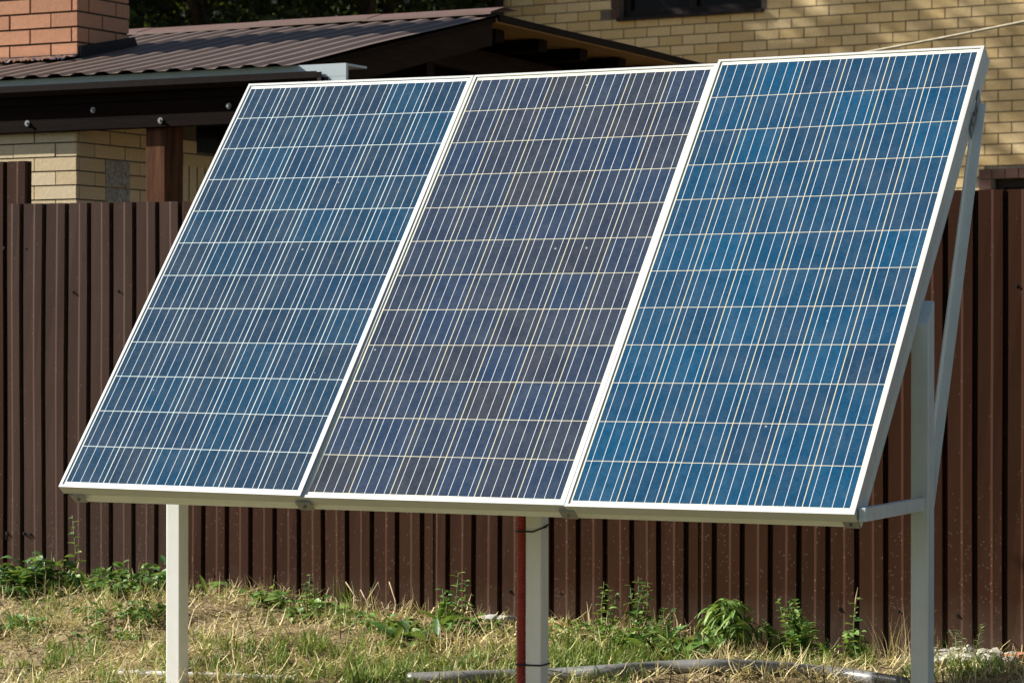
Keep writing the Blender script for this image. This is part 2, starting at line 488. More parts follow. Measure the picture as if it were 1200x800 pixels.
for k in range(3):
    o, u, v, nn = (Vector(q) for q in PAN[k])
    m = MB()
    vs = []
    for (cx, cy, sx, sy) in ((0, 0, 1, 1), (CW, 0, -1, 1), (CW, CH, -1, -1), (0, CH, 1, -1)):
        for a, b in prof: vs.append((cx + sx * a, cy + sy * a, b))
    n_ = len(prof)
    m.add(vs, [(c * n_ + i, c * n_ + (i + 1) % n_, ((c + 1) % 4) * n_ + (i + 1) % n_, ((c + 1) % 4) * n_ + i) for c in range(4) for i in range(n_)])
    p = m.build('solar_panel', M['alu'], arr, local=True)
    p.matrix_local = Matrix(((u.x, v.x, nn.x, o.x - 1.54), (u.y, v.y, nn.y, o.y - .58), (u.z, v.z, nn.z, o.z + .08), (0, 0, 0, 1)))
    p['label'] = plabel[k]
    m = MB()
    m.add([(.0032, .0032, -.0034), (CW - .0032, .0032, -.0034), (CW - .0032, CH - .0032, -.0034), (.0032, CH - .0032, -.0034)], [(0, 1, 2, 3)])
    m.build('cell_sheet', cells[k], p, local=True, fix=False)
    m = MB(); m.box((.0033, .0033, -.0085), (CW - .0033, CH - .0033, -.0045)); m.build('backsheet', M['back_white'], p, local=True)
    m = MB(); m.box((CW / 2 - .06, CH - .25, -.030), (CW / 2 + .06, CH - .15, -.0087)); m.build('junction_box', M['black'], p, local=True)

TL = R_(51.2)
VV, NV, O0 = Vector((0, math.cos(TL), math.sin(TL))), Vector((0, -math.sin(TL), math.cos(TL))), Vector((0, 0, .68))
def pl(x, v, n): return O0 + Vector((x, 0, 0)) + VV * v + NV * n
def square_tube(name, p0, p1, s, wall, up, mat, parent):
    m = MB(); d = (Vector(p1) - Vector(p0)).normalized(); up = Vector(up)
    sd_ = d.cross(up).normalized(); up = sd_.cross(d)
    o4 = [(-s, -s), (s, -s), (s, s), (-s, s)]
    i4 = [(a * (1 - wall / s), b * (1 - wall / s)) for a, b in o4]
    vs = []
    for P in (Vector(p0), Vector(p1)):
        vs += [P + sd_ * a + up * b for a, b in o4] + [P + sd_ * a + up * b for a, b in i4]
    fs = []
    for i in range(4):
        j = (i + 1) % 4
        fs += [(i, j, 8 + j, 8 + i), (4 + j, 4 + i, 12 + i, 12 + j), (i, 4 + i, 4 + j, j), (8 + i, 8 + j, 12 + j, 12 + i)]
    m.add(vs, fs)
    return m.build(name, mat, parent)
square_tube('rail', pl(.03, .030, -.063), pl(2.940, .030, -.063), .021, .003, NV, M['white_paint'], arr)
square_tube('rail', pl(.02, .80, -.063), pl(2.940, .80, -.063), .021, .003, NV, M['white_paint'], arr)
square_tube('rail', pl(.02, 1.938, -.060), pl(2.944, 1.938, -.058), .0175, .003, NV, M['white_paint'], arr)
o_, u_, v_, n_3 = (Vector(q) for q in PAN[2])
square_tube('rail', o_ + u_ * .9745 + v_ * .006 - n_3 * .0585, o_ + u_ * .9745 + v_ * 1.952 - n_3 * .0585, .0175, .003, n_3, M['grey_and_shaded'], arr)
def post(x0, y0, top, mt):
    m = MB(); m.box((x0, y0, -.4), (x0 + .06, y0 + .06, top))
    o = m.build('post', M[mt], arr, bevel=.004)
    return o
post(.072, .55, 1.222, 'white_paint')
post(1.566, .55, 1.222, 'white_paint')
m = MB()                                         # right post, its head cut to the slope of the panels
m.add([(2.962, .55, -.4), (3.022, .55, -.4), (3.022, .61, -.4), (2.962, .61, -.4), (2.962, .55, 1.262), (3.022, .55, 1.262), (3.022, .61, 1.337), (2.962, .61, 1.337)],
      [(3, 2, 1, 0), (4, 5, 6, 7), (0, 1, 5, 4), (1, 2, 6, 5), (2, 3, 7, 6), (3, 0, 4, 7)])
m.build('post', M['grey_and_shaded'], arr, bevel=.004)  # white post coloured grey, the panels' shade put into its paint
# right hand stay and strut
m = MB()
a, b = Vector((2.990, 1.115, 2.015)), Vector((2.982, .612, .66))
m.bar(a, b, .004, .034, (1, 0, 0)); 
ds = (b - a).normalized()
bk = Vector((1, 0, 0)).cross(ds).normalized()
m.bar(a + bk * .0155 + Vector((.016, 0, 0)), b + bk * .0155 + Vector((.016, 0, 0)), .030, .003, (1, 0, 0))
m.build('stay', M['white_paint'], arr)
m = MB(); m.bar((2.998, .020, .676), (2.998, .5495, .682), .024, .042, (1, 0, 0)); m.build('strut', M['grey_and_shaded'], arr, bevel=.002)
m = MB(); m.bar((.10, .045, .676), (.10, .5495, .682), .024, .042, (1, 0, 0)); m.build('strut', M['grey_and_shaded'], arr, bevel=.002)
# perforated plate on the right frame
m = MB()
P = [pl(2.991, 1.60, -.070), pl(2.991, 1.62, -.036), pl(2.991, 1.785, -.024), pl(2.991, 1.765, -.062)]
m.add([q for q in P] + [q + Vector((.004, 0, 0)) for q in P], [(0, 1, 2, 3), (7, 6, 5, 4), (0, 1, 5, 4), (1, 2, 6, 5), (2, 3, 7, 6), (3, 0, 4, 7)])
pt_ = m.build('bracket_plate', M['galv'], arr)
for v_, n_2 in ((1.645, -.042), (1.685, -.037), (1.71, -.044)):
    q = pl(2.992, v_, n_2); m = MB(); m.tube([q, q + Vector((.006, 0, 0))], .008, 8); m.build('bolt', M['rust'], pt_)
# clamps along the lower edge
for x_, wd in ((.055, .055), (.993, .06), (1.989, .055), (2.955, .05)):
    m = MB()
    m.bar(pl(x_ - wd / 2, -.0025, -.050), pl(x_ + wd / 2, -.0025, -.050), .044, .003, NV)
    c = m.build('clamp', M['galv'], arr)
    q = pl(x_, -.0042, -.052); m = MB(); m.tube([q, q - VV * .005], .006, 6); m.build('bolt', M['rust'], c)

# conduit and ties
pts, rr = [], []
z_ = -.2; i = 0
while z_ < 1.16:
    pts.append((1.5455, .557 + .002 * math.sin(z_ * 5), z_)); rr.append(.0175 if i % 2 else .0150); z_ += .0042; i += 1
m = MB(); m.tube(pts, rr, 14)
tag(m.build('conduit', M['conduit'], smooth=False), 'dark red corrugated cable conduit strapped to the middle post', 'conduit')
def tie(z, tilt, label):
    x0, x1, y0, y1 = 1.5280, 1.6285, .5475, .6125
    loop = [(x0 - .003, .557, z), (x0 + .004, .542, z), (1.5455, .5365, z), (1.5680, y0 - .001, z), (1.5960, y0 - .0005, z), (1.6265, y0, z + tilt), (x1, y0 + .003, z + tilt), (x1, y1, z + tilt * 2), (1.5960, y1 + .001, z + tilt), (1.5610, y1, z), (1.5470, .5775, z), (x0 + .002, .572, z)]
    m = MB(); m.tube(loop, .0032, 6, closed=True)
    m.tube([(1.6285, .5475, z + tilt), (1.6560, .535, z + tilt + .006)], .0018, 6)
    tag(m.build('cable_tie', M['black'], smooth=True), label, 'cable tie', 'black ties round the middle post')
tie(at(630, 624.5, .55).z, .012, 'black cable tie round conduit and middle post, just under the panels')
tie(at(630, 781, .55).z, .001, 'black cable tie round conduit and middle post, low down near the grass')

# ------------------------------------------------------------------ bricks
def brick_face(m, core, org, au, av, an, W_, H_, L, h, mort, dep=.012, off0=0.0, skip=None, rows0=0):
    """bricks as real blocks on a face: org + au*x + av*z, an = outwards"""
    org, au, av, an = Vector(org), Vector(au), Vector(av), Vector(an)
    r = rows0; z = 0.0
    while z < H_ - .01:
        zz = min(z + h - mort, H_)
        x = -((off0 + (L / 2 if r % 2 else 0)) % L)
        while x < W_ - .004:
            a, b = max(x, 0), min(x + L - mort, W_)
            if b - a > .012 and not (skip and skip((a + b) / 2, (z + zz) / 2)):
                j = random.uniform(-.0015, .0015)
                jx = random.uniform(-.0015, .0015)
                P = [org + au * (aa + jx * (0 < aa < W_)) + av * bb for aa, bb in ((a, z), (b, z), (b, zz), (a, zz))]
                m.add(P + [q + an * (dep + j) for q in P], [(4, 5, 6, 7), (0, 1, 5, 4), (1, 2, 6, 5), (2, 3, 7, 6), (3, 0, 4, 7)])
            x += L
        z += h; r += 1

# ------------------------------------------------------------------ shed with porch
EY, EZ, RY, RZ, SX, XG, XL = 2.94, 2.473, 4.93, 2.90, (2.90 - 2.473) / 1.99, -.87, -7.5
shed = thing('brick_shed', (-2.145, 3.0, 0), 'cream brick shed with brown metal roof, timber porch and red brick chimney', 'shed')
# walls
WX, WY = -2.145, 3.0
wall = MB(); wall.box((XL, WY + .012, -.1), (WX - .012, 7.5, 2.47))
wall = wall.build('wall', M['mortar'], shed)
win = (1.03, 2.0, 2.169, 2.44)
m = MB()
brick_face(m, None, (-4.6, WY + .012, 1.2), (1, 0, 0), (0, 0, 1), (0, -1, 0), 4.6 + WX, 1.24, .252, .0685, .007, rows0=0, off0=.06)
def sk(x, z):
    Y_ = WY + x; Z_ = 1.2 + z
    if win[0] < x < win[1] and Z_ > win[2]: return True
    return win[0] - .15 < x < win[1] + .15 and win[2] - .26 < Z_ < win[2] - .07
brick_face(m, None, (WX - .012, WY + .001, 1.2), (0, 1, 0), (0, 0, 1), (1, 0, 0), 3.9, 1.24, .252, .0685, .007, rows0=1, off0=.1, skip=sk)
x = win[0] - .14
while x < win[1] + .14:                          # soldier course under the small window
    m.box((WX - .012, WY + x, win[2] - .27), (WX + .001, WY + x + .060, win[2] - .075)); x += .073
m.build('bricks', M['brick_yel'], wall)
m = MB(); m.box((WX - .0118, WY + win[0] + .01, win[2]), (WX - .006, WY + win[1] - .01, 2.438)); m.build('window', M['glass_dark'], shed)
zb0 = 1.888
for z0, z1 in ((zb0 - .13, zb0 + .062), (zb0 + .070, 2.085)):
    m = MB(); m.box((WX - .0119, WY + .235, z0), (WX + .0055, WY + .435, z1)); m.build('concrete_block', M['concrete'], shed, bevel=.002)
# roof: corrugated metal on the front slope
def corrugated(x0, x1, y0, z0, y1, z1, pit, dep, name, mat, parent):
    pts = []
    k = math.floor(x0 / pit) - 1
    while k * pit < x1 + pit:
        c = k * pit
        pts += [(c - .046, 0), (c - .020, dep), (c + .020, dep), (c + .046, 0)]
        k += 1
    pts = [q for q in pts if x0 <= q[0] <= x1]
    d = Vector((0, y1 - y0, z1 - z0)).normalized(); nn = Vector((0, -d.z, d.y))
    m = MB(); N = len(pts); rows = 8; vs = []
    for r in range(rows + 1):
        t = r / rows
        for x, h in pts:
            vs.append(Vector((x, y0 + (y1 - y0) * t, z0 + (z1 - z0) * t)) + nn * h + Vector((0, 0, .003 * math.sin(x * 2 + r))))
    m.add(vs, [(r * N + i, r * N + i + 1, (r + 1) * N + i + 1, (r + 1) * N + i) for r in range(rows) for i in range(N - 1)])
    o = m.build(name, mat, parent, fix=False)
    md = o.modifiers.new('thick', 'SOLIDIFY'); md.thickness = .0015; md.offset = -1
    return o
roof = corrugated(XL, XG, EY - .04, EZ - .010, RY, RZ, .1375, .012, 'roof_sheet', M['roof'], shed)
BY, BZ = 7.8, 2.865
corrugated(XL, XG + .02, BY, BZ, RY, RZ - .002, .1375, .018, 'roof_sheet', M['roof'], shed)
m = MB()
for k in range(9):
    x0 = XL + k * (XG - XL) / 9; x1 = XL + (k + 1) * (XG - XL) / 9 + .03
    zz = .026 + .003 * (k % 2)
    m.add([(x0, RY - .15, RZ - .15 * SX + zz), (x1, RY - .15, RZ - .15 * SX + zz), (x0, RY, RZ + zz + .006), (x1, RY, RZ + zz + .006), (x0, RY + .15, RZ + zz), (x1, RY + .15, RZ + zz),
           (x0, RY - .152, RZ - .15 * SX + zz - .012), (x1, RY - .152, RZ - .15 * SX + zz - .012)], [(0, 1, 3, 2), (2, 3, 5, 4), (6, 7, 1, 0)])
cap = m.build('ridge_cap', M['roof_cap'], shed, fix=False)
cap.modifiers.new('thick', 'SOLIDIFY').thickness = -.002
# plywood deck, rafters, purlins
def slab(name, pts2, x0, x1, mat, parent=shed):
    m = MB(); m.prism(pts2, (x0, 0, 0), (x1, 0, 0), (0, 1, 0), (0, 0, 1)); return m.build(name, mat, parent)
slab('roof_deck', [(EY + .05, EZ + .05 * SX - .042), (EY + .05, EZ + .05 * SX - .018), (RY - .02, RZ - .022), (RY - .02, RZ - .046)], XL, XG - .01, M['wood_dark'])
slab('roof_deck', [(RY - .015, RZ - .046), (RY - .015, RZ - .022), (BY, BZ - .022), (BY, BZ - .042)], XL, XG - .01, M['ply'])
slab('verge_trim', [(RY - .005, RZ - .040), (RY - .005, RZ - .004), (BY, BZ - .004), (BY, BZ - .036)], XG - .008, XG + .004, M['gutter'])
for xx in (XG - .030, XG - .40):
    slab('rafter', [(EY + .12, EZ + .12 * SX - .165), (EY + .12, EZ + .12 * SX - .044), (RY - .02, RZ - .048), (RY - .02, RZ - .165)], xx - .05, xx, M['wood_gable'])
slab('rafter', [(RY - .012, RZ - .24), (RY - .012, RZ - .115), (BY - .1, BZ - .125), (BY - .1, BZ - .26)], XG - .45, XG - .40, M['wood_gable'])
yy = RY + .22
while yy < BY - .2:
    m = MB(); zc = RZ + (BZ - RZ) * (yy - RY) / (BY - RY)
    m.box((XL, yy, zc - .113), (XG - .14, yy + .10, zc - .050)); m.build('purlin', M['wood_dark'], shed); yy += .5
slab('gable_shade_sheet', [(3.1, 2.30), (3.1, EZ + .16 * SX - .06), (RY - .02, RZ - .06), (7.4, BZ - .06), (7.4, 2.30)], XG - .95, XG - .90, M['wood_dark'])  # dark sheet added to stand for the unlit porch interior
m = MB(); m.box((XG - .47, RY - .04, 2.3), (XG - .41, RY + .04, RZ - .05)); m.build('king_post', M['wood_gable'], shed)
m = MB(); m.box((XG - .5, 3.046, 2.22), (XG - .4, 7.4, 2.345)); m.build('tie_beam', M['wood_dark'], shed)
m = MB(); m.box((WX + .01, 7.3, 0), (XG - .5, 7.38, 2.8)); m.build('rear_boarding', M['wood_dark'], shed)
# chimney breast side wall carries on to the porch; beam with bolts
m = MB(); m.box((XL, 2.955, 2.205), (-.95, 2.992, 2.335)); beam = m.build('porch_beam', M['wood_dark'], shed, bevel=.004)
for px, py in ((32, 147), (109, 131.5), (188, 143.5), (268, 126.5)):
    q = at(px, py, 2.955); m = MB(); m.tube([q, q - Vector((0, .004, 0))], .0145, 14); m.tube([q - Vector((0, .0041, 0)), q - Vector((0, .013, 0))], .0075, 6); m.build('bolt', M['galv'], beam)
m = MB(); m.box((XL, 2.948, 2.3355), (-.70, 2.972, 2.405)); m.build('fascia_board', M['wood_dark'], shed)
m = MB(); m.box((XL, 2.952, 2.4052), (-.605, 2.972, 2.463)); m.box((-.80, 2.9525, 2.30), (-.606, 2.9715, 2.405)); m.box((-.86, 2.9722, 2.452), (-.607, 3.14, 2.4625)); m.build('eaves_board', M['gutter_white'], shed)
m = MB(); m.box((-1.735, 2.9925, -.05), (-1.625, 3.145, 2.30)); m.build('porch_post', M['wood_post'], shed, bevel=.004)
m = MB(); m.box((-1.06, 2.9925, -.05), (-.96, 3.12, 2.2)); m.build('porch_post', M['wood_post'], shed, bevel=.004)
m = MB(); m.box((-1.06, 7.2, -.05), (-.96, 7.3, 2.75)); m.build('porch_post', M['wood_post'], shed, bevel=.004)
# gutter
def gutter(x0, x1, z, mat, name, parent):
    out = [(.0, .030), (.0, .0), (-.012, -.022), (-.034, -.022), (-.048, .0), (-.048, .030)]
    inn = [(-.045, .030), (-.045, .002), (-.032, -.019), (-.014, -.019), (-.003, .002), (-.003, .030)]
    m = MB(); m.prism(out + inn, (x0, 2.9475, z), (x1, 2.9475, z), (0, 1, 0), (0, 0, 1))
    return m.build(name, mat, parent)
gut = gutter(XL, at(373, 90, 2.92).x, 2.398, M['gutter'], 'gutter', shed)
# chimney
CX, CY0, CY1 = -2.62, 3.65, 4.10
m = MB(); m.box((-3.25, CY0 + .012, 2.3), (CX - .012, CY1, 4.3)); ch = m.build('chimney', M['mortar_dark'], shed)
m = MB()
zc0 = at(87, 69, CY0).z
brick_face(m, None, (-3.25, CY0 + .012, zc0 - .078 * 3), (1, 0, 0), (0, 0, 1), (0, -1, 0), 3.25 + CX, 1.9, .262, .0785, .0105, dep=.013, off0=.185)
brick_face(m, None, (CX - .012, CY0 + .0015, zc0 - .078 * 3), (0, 1, 0), (0, 0, 1), (1, 0, 0), CY1 - CY0, 1.9, .236, .0785, .0105, dep=.013, off0=.135)
m.build('chimney_bricks', M['brick_red'], ch)
m = MB()
def rz(y): return EZ + SX * (y - EY)
m.prism([(CY0 + .004, rz(CY0) - .06), (CY0 + .004, rz(CY0) + .072), (CY1 + .02, rz(CY1) + .065), (CY1 + .07, rz(CY1) - .01)], (CX + .0025, 0, 0), (CX + .022, 0, 0), (0, 1, 0), (0, 0, 1))
m.build('flashing', M['tar'], ch)
m = MB(); m.box((-3.26, CY0 - .012, rz(CY0) - .05), (CX + .004, CY0 - .002, rz(CY0) + .032)); m.build('flashing', M['tar'], ch)
m = MB()                                         # crumpled foil tape along the front foot of the chimney
nxf, nyf = 60, 8
for j in range(nyf):
    for i in range(nxf):
        y_ = CY0 - .13 + .125 * j / (nyf - 1)
        m.v.append((-3.28 + .66 * i / (nxf - 1), y_, rz(y_) + .024 + random.uniform(-.006, .010)))
m.f = [(j * nxf + i, j * nxf + i + 1, (j + 1) * nxf + i + 1, (j + 1) * nxf + i) for j in range(nyf - 1) for i in range(nxf - 1)]; m.mi = [0] * len(m.f)
m.build('foil_flashing', M['foil'], ch, fix=False)

# ------------------------------------------------------------------ yellow brick house
HY = 17.0
house = thing('brick_house', (-2, HY, 0), 'tall yellow brick house with dark windows, behind the fence and shed', 'house')
HX0, HX1, HH = -7.52, 3.5, 7.6
w1 = (at(724, 18, HY).x - .12, at(893, 18, HY).x - .09, at(800, 18, HY).z + .02, 5.95)
w2 = (at(1163, 210, HY).x, at(1163, 210, HY).x + 1.5, 1.1, at(1175, 210, HY).z)
m = MB()
def wallquads(m, xs, zs, holes, y):
    for i in range(len(xs) - 1):
        for j in range(len(zs) - 1):
            cx, cz = (xs[i] + xs[i + 1]) / 2, (zs[j] + zs[j + 1]) / 2
            if any(h[0] < cx < h[1] and h[2] < cz < h[3] for h in holes): continue
            m.add([(xs[i], y, zs[j]), (xs[i + 1], y, zs[j]), (xs[i + 1], y, zs[j + 1]), (xs[i], y, zs[j + 1])], [(0, 1, 2, 3)])
wallquads(m, sorted([HX0, HX1, w1[0], w1[1], w2[0], w2[1]]), sorted([-.1, HH, w1[2], w1[3], w2[2], w2[3]]), (w1, w2), HY)
m.box((HX0, HY + .25, -.1), (HX1, HY + 8, HH))
for h in (w1, w2):                                # reveals
    x0, x1, z0, z1 = h
    m.add([(x0, HY, z0), (x1, HY, z0), (x1, HY, z1), (x0, HY, z1), (x0, HY + .249, z0), (x1, HY + .249, z0), (x1, HY + .249, z1), (x0, HY + .249, z1)], [(0, 1, 5, 4), (1, 2, 6, 5), (2, 3, 7, 6), (3, 0, 4, 7)])
m.add([(HX0, HY, -.1), (HX0, HY + .25, -.1), (HX0, HY + .25, HH), (HX0, HY, HH), (HX1, HY, -.1), (HX1, HY + .25, -.1), (HX1, HY + .25, HH), (HX1, HY, HH)], [(0, 1, 2, 3), (4, 5, 6, 7)])
hw = m.build('wall', M['mortar'], house, fix=False)
brow = .135
def dark_zone(X, Z):
    if w2[0] - brow < X < w2[1] + brow and w2[2] - .1 < Z < w2[3] + .094: return True
    if w1[0] - .10 < X < w1[1] + .0 and w1[2] - .0 < Z < w1[3] + .1: return True
    return False
HZ0 = at(1000, 199.5, HY).z - .098 * 24
def bricks_of(zone):
    m = MB()
    brick_face(m, None, (HX0, HY - .001, HZ0), (1, 0, 0), (0, 0, 1), (0, -1, 0), HX1 - HX0, HH - HZ0, .262, .098, .011, dep=.008, off0=.11, skip=zone)
    return m
def inhole(X, Z, g=.0): return any(h[0] - g < X < h[1] + g and h[2] < Z < h[3] for h in (w1, w2))
mm = bricks_of(lambda x, z: dark_zone(HX0 + x, HZ0 + z) or inhole(HX0 + x, HZ0 + z, .1))
mm.build('bricks', M['brick_house'], hw)
m = MB()
brick_face(m, None, (w2[0] - brow, HY - .002, w2[3] + .001), (1, 0, 0), (0, 0, 1), (0, -1, 0), w2[1] - w2[0] + 2 * brow, .094, .131, .098, .010, dep=.0085)
brick_face(m, None, (w2[0] - brow, HY - .002, w2[3] - .098 * 14), (1, 0, 0), (0, 0, 1), (0, -1, 0), brow - .002, .098 * 14, .26, .098, .010, dep=.0085)
m.build('dark_bricks', M['brick_brown'], hw)
m = MB(); brick_face(m, None, (w1[0] - .105, HY - .002, w1[2] + .01), (1, 0, 0), (0, 0, 1), (0, -1, 0), .103, .098 * 15, .26, .098, .010, dep=.0085)
m.build('dark_bricks', M['brick_brown'], hw)
for h, lab in ((w1, 1), (w2, 2)):
    x0, x1, z0, z1 = h
    m = MB(); m.box((x0 + .005, HY + .10, z0 + .005), (x1 - .005, HY + .105, z1 - .005)); wo = m.build('window', M['glass_dark'], house)
    m = MB()
    for a, b in (((x0 + .003, HY + .06, z0 + .003), (x0 + .08, HY + .099, z1 - .003)), ((x1 - .08, HY + .06, z0 + .003), (x1 - .003, HY + .099, z1 - .003)), ((x0 + .081, HY + .06, z0 + .003), (x1 - .081, HY + .099, z0 + .08)), ((x0 + .081, HY + .06, z1 - .08), (x1 - .081, HY + .099, z1 - .003)), (((x0 + x1) / 2 - .04, HY + .061, z0 + .081), ((x0 + x1) / 2 + .04, HY + .098, z1 - .081))): m.box(a, b)
    m.build('frame', M['frame_dark'], wo)
    if lab == 1:
        m = MB(); m.box((x0 - .02, HY - .06, z0 - .028), (x1 + .03, HY + .055, z0 + .002)); m.build('sill', M['frame_dark'], wo)
m = MB(); m.tube([(HX0 + .04, HY - .075, -.1), (HX0 + .04, HY - .075, HH)], .055, 12); m.build('drainpipe', M['frame_dark'], house)
m = MB(); m.prism([(HY - .6, HH), (HY - .6, HH + .12), (HY + 4, HH + 2.4), (HY + 8.6, HH + .12), (HY + 8.6, HH)], (HX0 - .5, 0, 0), (HX1 + .5, 0, 0), (0, 1, 0), (0, 0, 1)); m.build('roof', M['roof'], house)

# cable across the house wall, from the shed roof to a pole out of frame
a, b = Vector((-.62, 6.9, 2.80)), Vector((7.5, 9.4, 4.9))
p1, p2 = at(1045, 57.5, 8.0), at(1200, 27, 8.0)
pts = []
d_ = (p2 - p1)
for i in range(40):
    t = -1.0 + i * 7.0 / 39
    q = p1 + d_ * t
    q.z += .006 * (t - .5) ** 2
    pts.append(q)
m = MB(); m.tube(pts, .008, 8)
tag(m.build('overhead_cable', M['cable'], smooth=True), 'pale cable slanting up in front of the yellow brick house wall', 'cable')
pe = pts[-1]
pole = thing('utility_pole', (pe.x, pe.y, 0), 'wooden pole that carries the pale cable, beyond the right edge', 'pole')
m = MB(); m.tube([(pe.x, pe.y + .09, -.2), (pe.x, pe.y + .09, pe.z + .5)], [.10, .08], 12); m.build('shaft', M['bark'], pole)

# ------------------------------------------------------------------ numpy foliage
def np_mesh(name, V, F, mat, tint=None, parent=None, loc=None, smooth=False):
    """V (n,3), F (m,4) quads"""
    me = bpy.data.meshes.new(name)
    V = np.asarray(V, np.float32)
    if parent is not None: V = V - np.array(ORG.get(parent.name, (0, 0, 0)), np.float32)
    F = np.asarray(F, np.int32)
    me.vertices.add(len(V)); me.vertices.foreach_set('co', V.ravel())
    me.loops.add(F.size); me.loops.foreach_set('vertex_index', F.ravel())
    me.polygons.add(len(F)); me.polygons.foreach_set('loop_start', np.arange(0, F.size, F.shape[1], dtype=np.int32))
    me.polygons.foreach_set('loop_total', np.full(len(F), F.shape[1], np.int32)) if False else None
    me.update(calc_edges=True)
    if tint is not None:
        at_ = me.attributes.new('tint', 'FLOAT', 'POINT'); at_.data.foreach_set('value', np.asarray(tint, np.float32))
    if smooth: me.polygons.foreach_set('use_smooth', np.ones(len(F), bool))
    me.materials.append(mat)
    o = bpy.data.objects.new(name, me); COL.objects.link(o)
    if parent is not None: o.parent = parent
    return o

def blades(P, L, Wd, az, lean, curl, tint, seg=3):
    """curved strips: P roots, L lengths, Wd widths, az heading, lean start angle off vertical, curl extra bend"""
    N = len(P); rows = seg + 1
    h = np.stack([np.cos(az), np.sin(az), np.zeros(N)], 1)
    side = np.stack([-np.sin(az), np.cos(az), np.zeros(N)], 1)
    tw = rng.uniform(-1.2, 1.2, N)[:, None]
    side = side * np.cos(tw) + h * np.sin(tw)
    V = np.zeros((N, rows, 2, 3)); p = P.copy()
    for r in range(rows):
        t = r / seg
        wdt = (Wd * (1 - t ** 1.5 * .88))[:, None] * .5
        V[:, r, 0] = p - side * wdt; V[:, r, 1] = p + side * wdt
        an = lean + curl * t
        d = h * np.sin(an)[:, None]; d[:, 2] = np.cos(an)
        p = p + d * (L / seg)[:, None]
    base = (np.arange(N) * rows * 2)[:, None]
    q = np.array([[r * 2, r * 2 + 1, r * 2 + 3, r * 2 + 2] for r in range(seg)]).ravel()
    F = (base + q[None]).reshape(-1, 4)
    return V.reshape(-1, 3), F, np.repeat(tint, rows * 2)

M['straw'] = mat_attr('straw', [(0, (.11, .075, .035)), (.22, (.44, .335, .15)), (.5, (.66, .53, .27)), (.85, (.80, .69, .42)), (1, (.50, .47, .16))], .75, .15)
M['grass'] = mat_attr('green_grass', [(0, (.05, .11, .02)), (.4, (.11, .20, .035)), (.75, (.22, .30, .065)), (1, (.36, .38, .12))], .6, .25)
M['leaf'] = mat_attr('weed_leaf', [(0, (.026, .085, .020)), (.4, (.055, .15, .030)), (.75, (.12, .24, .045)), (1, (.26, .36, .09))], .5, .25, .4)
M['leaf_grey'] = mat_attr('grey_green_leaf', [(0, (.06, .09, .04)), (1, (.19, .23, .11))], .6, .2)
M['tree_leaf'] = mat_attr('tree_leaf', [(0, (.005, .011, .003)), (.65, (.010, .021, .005)), (1, (.05, .085, .018))], .6, .12, .15)
M['twig'] = mat_plain('dry_stalk', (.36, .27, .15), .8)

def scatter(N, f=None):
    X = rng.uniform(-3.4, 5.2, N); t = rng.uniform(0, 1, N)
    Y = -.5 + (fence_y(X) - .01 + .5) * t
    return X, Y
def vnoise(X, Y, s, ph):
    return (np.sin(X * s + ph) * np.cos(Y * s * 1.3 + ph * 2) + np.sin(X * s * 2.1 - Y * s * 1.7 + ph * 3) * .6 + np.sin((X + Y) * s * 3.7 + ph) * .35) / 1.95
# matted straw
X, Y = scatter(80000)
N = len(X); tuft = vnoise(X, Y, 4.2, 1.3)
keep = rng.uniform(0, 1, N) < .62 + .4 * tuft
X, Y, tuft = X[keep], Y[keep], tuft[keep]; N = len(X)
L = rng.uniform(.04, .115, N) * (1 + .5 * np.clip(tuft, -1, 1))
flow = rng.uniform(0, 6.28, N)
lean = np.clip(rng.normal(1.3, .4, N), .1, 2.0); curl = rng.normal(.2, .9, N)
tint = np.clip(.5 + .2 * vnoise(X, Y, 9, 2.2) + rng.normal(0, .28, N), 0, 1)
P = np.stack([X, Y, gz(X, Y) - .004 + rng.uniform(0, .035, N)], 1)
V, F, T = blades(P, L, rng.uniform(.0035, .0068, N), flow, lean, curl, tint)
o = np_mesh('dry_grass', V, F, M['straw'], T)
tag(o, 'matted dry straw coloured grass covering the bank below the fence', 'dry grass', kind='stuff')
# standing straw
X, Y = scatter(5500); k = (vnoise(X, Y, 3.1, 4.4) + .25 * rng.normal(0, 1, len(X))) > .25
X, Y = X[k], Y[k]; N = len(X)
P = np.stack([X, Y, gz(X, Y) - .004], 1)
V, F, T = blades(P, rng.uniform(.05, .13, N), rng.uniform(.0015, .003, N), rng.uniform(0, 6.28, N), np.abs(rng.normal(.25, .25, N)), rng.normal(.5, .4, N), np.clip(rng.normal(.6, .2, N), 0, 1))
o = np_mesh('dry_grass', V, F, M['straw'], T)
tag(o, 'thin upright dry grass stalks standing in the straw', 'dry grass', kind='stuff')
# green grass in patches
patches = [(at(60, 740, .9), .55, .4), (at(160, 760, .8), .45, 1.0), (at(30, 790, .6), .5, .7), (at(345, 745, .9), .38, 1.3), (at(400, 730, 1.1), .3, 1.0), (at(440, 745, 1.0), .25, 1.2), (at(500, 760, .95), .3, 1.0), (at(560, 755, 1.0), .35, .8), (at(590, 745, 1.1), .25, .9),
           (at(690, 750, 1.3), .25, 1.2), (at(730, 740, 1.4), .3, 1.3), (at(660, 770, 1.0), .3, .8), (at(1120, 795, 1.65), .2, .8), (at(950, 750, 1.7), .3, .5), (at(250, 770, .7), .4, .5), (at(110, 715, 1.4), .4, .6)]
Xs, Ys = [], []
for q, r, dn in patches:
    k = int(620 * dn)
    rr_ = r * np.sqrt(rng.uniform(0, 1, k)) * .8; a_ = rng.uniform(0, 6.28, k)
    Xs.append(q.x + rr_ * np.cos(a_) * 1.2); Ys.append(q.y + rr_ * np.sin(a_))
X, Y = scatter(2200); Xs.append(X); Ys.append(Y)
X, Y = np.concatenate(Xs), np.concatenate(Ys)
X, Y = X[::12], Y[::12]
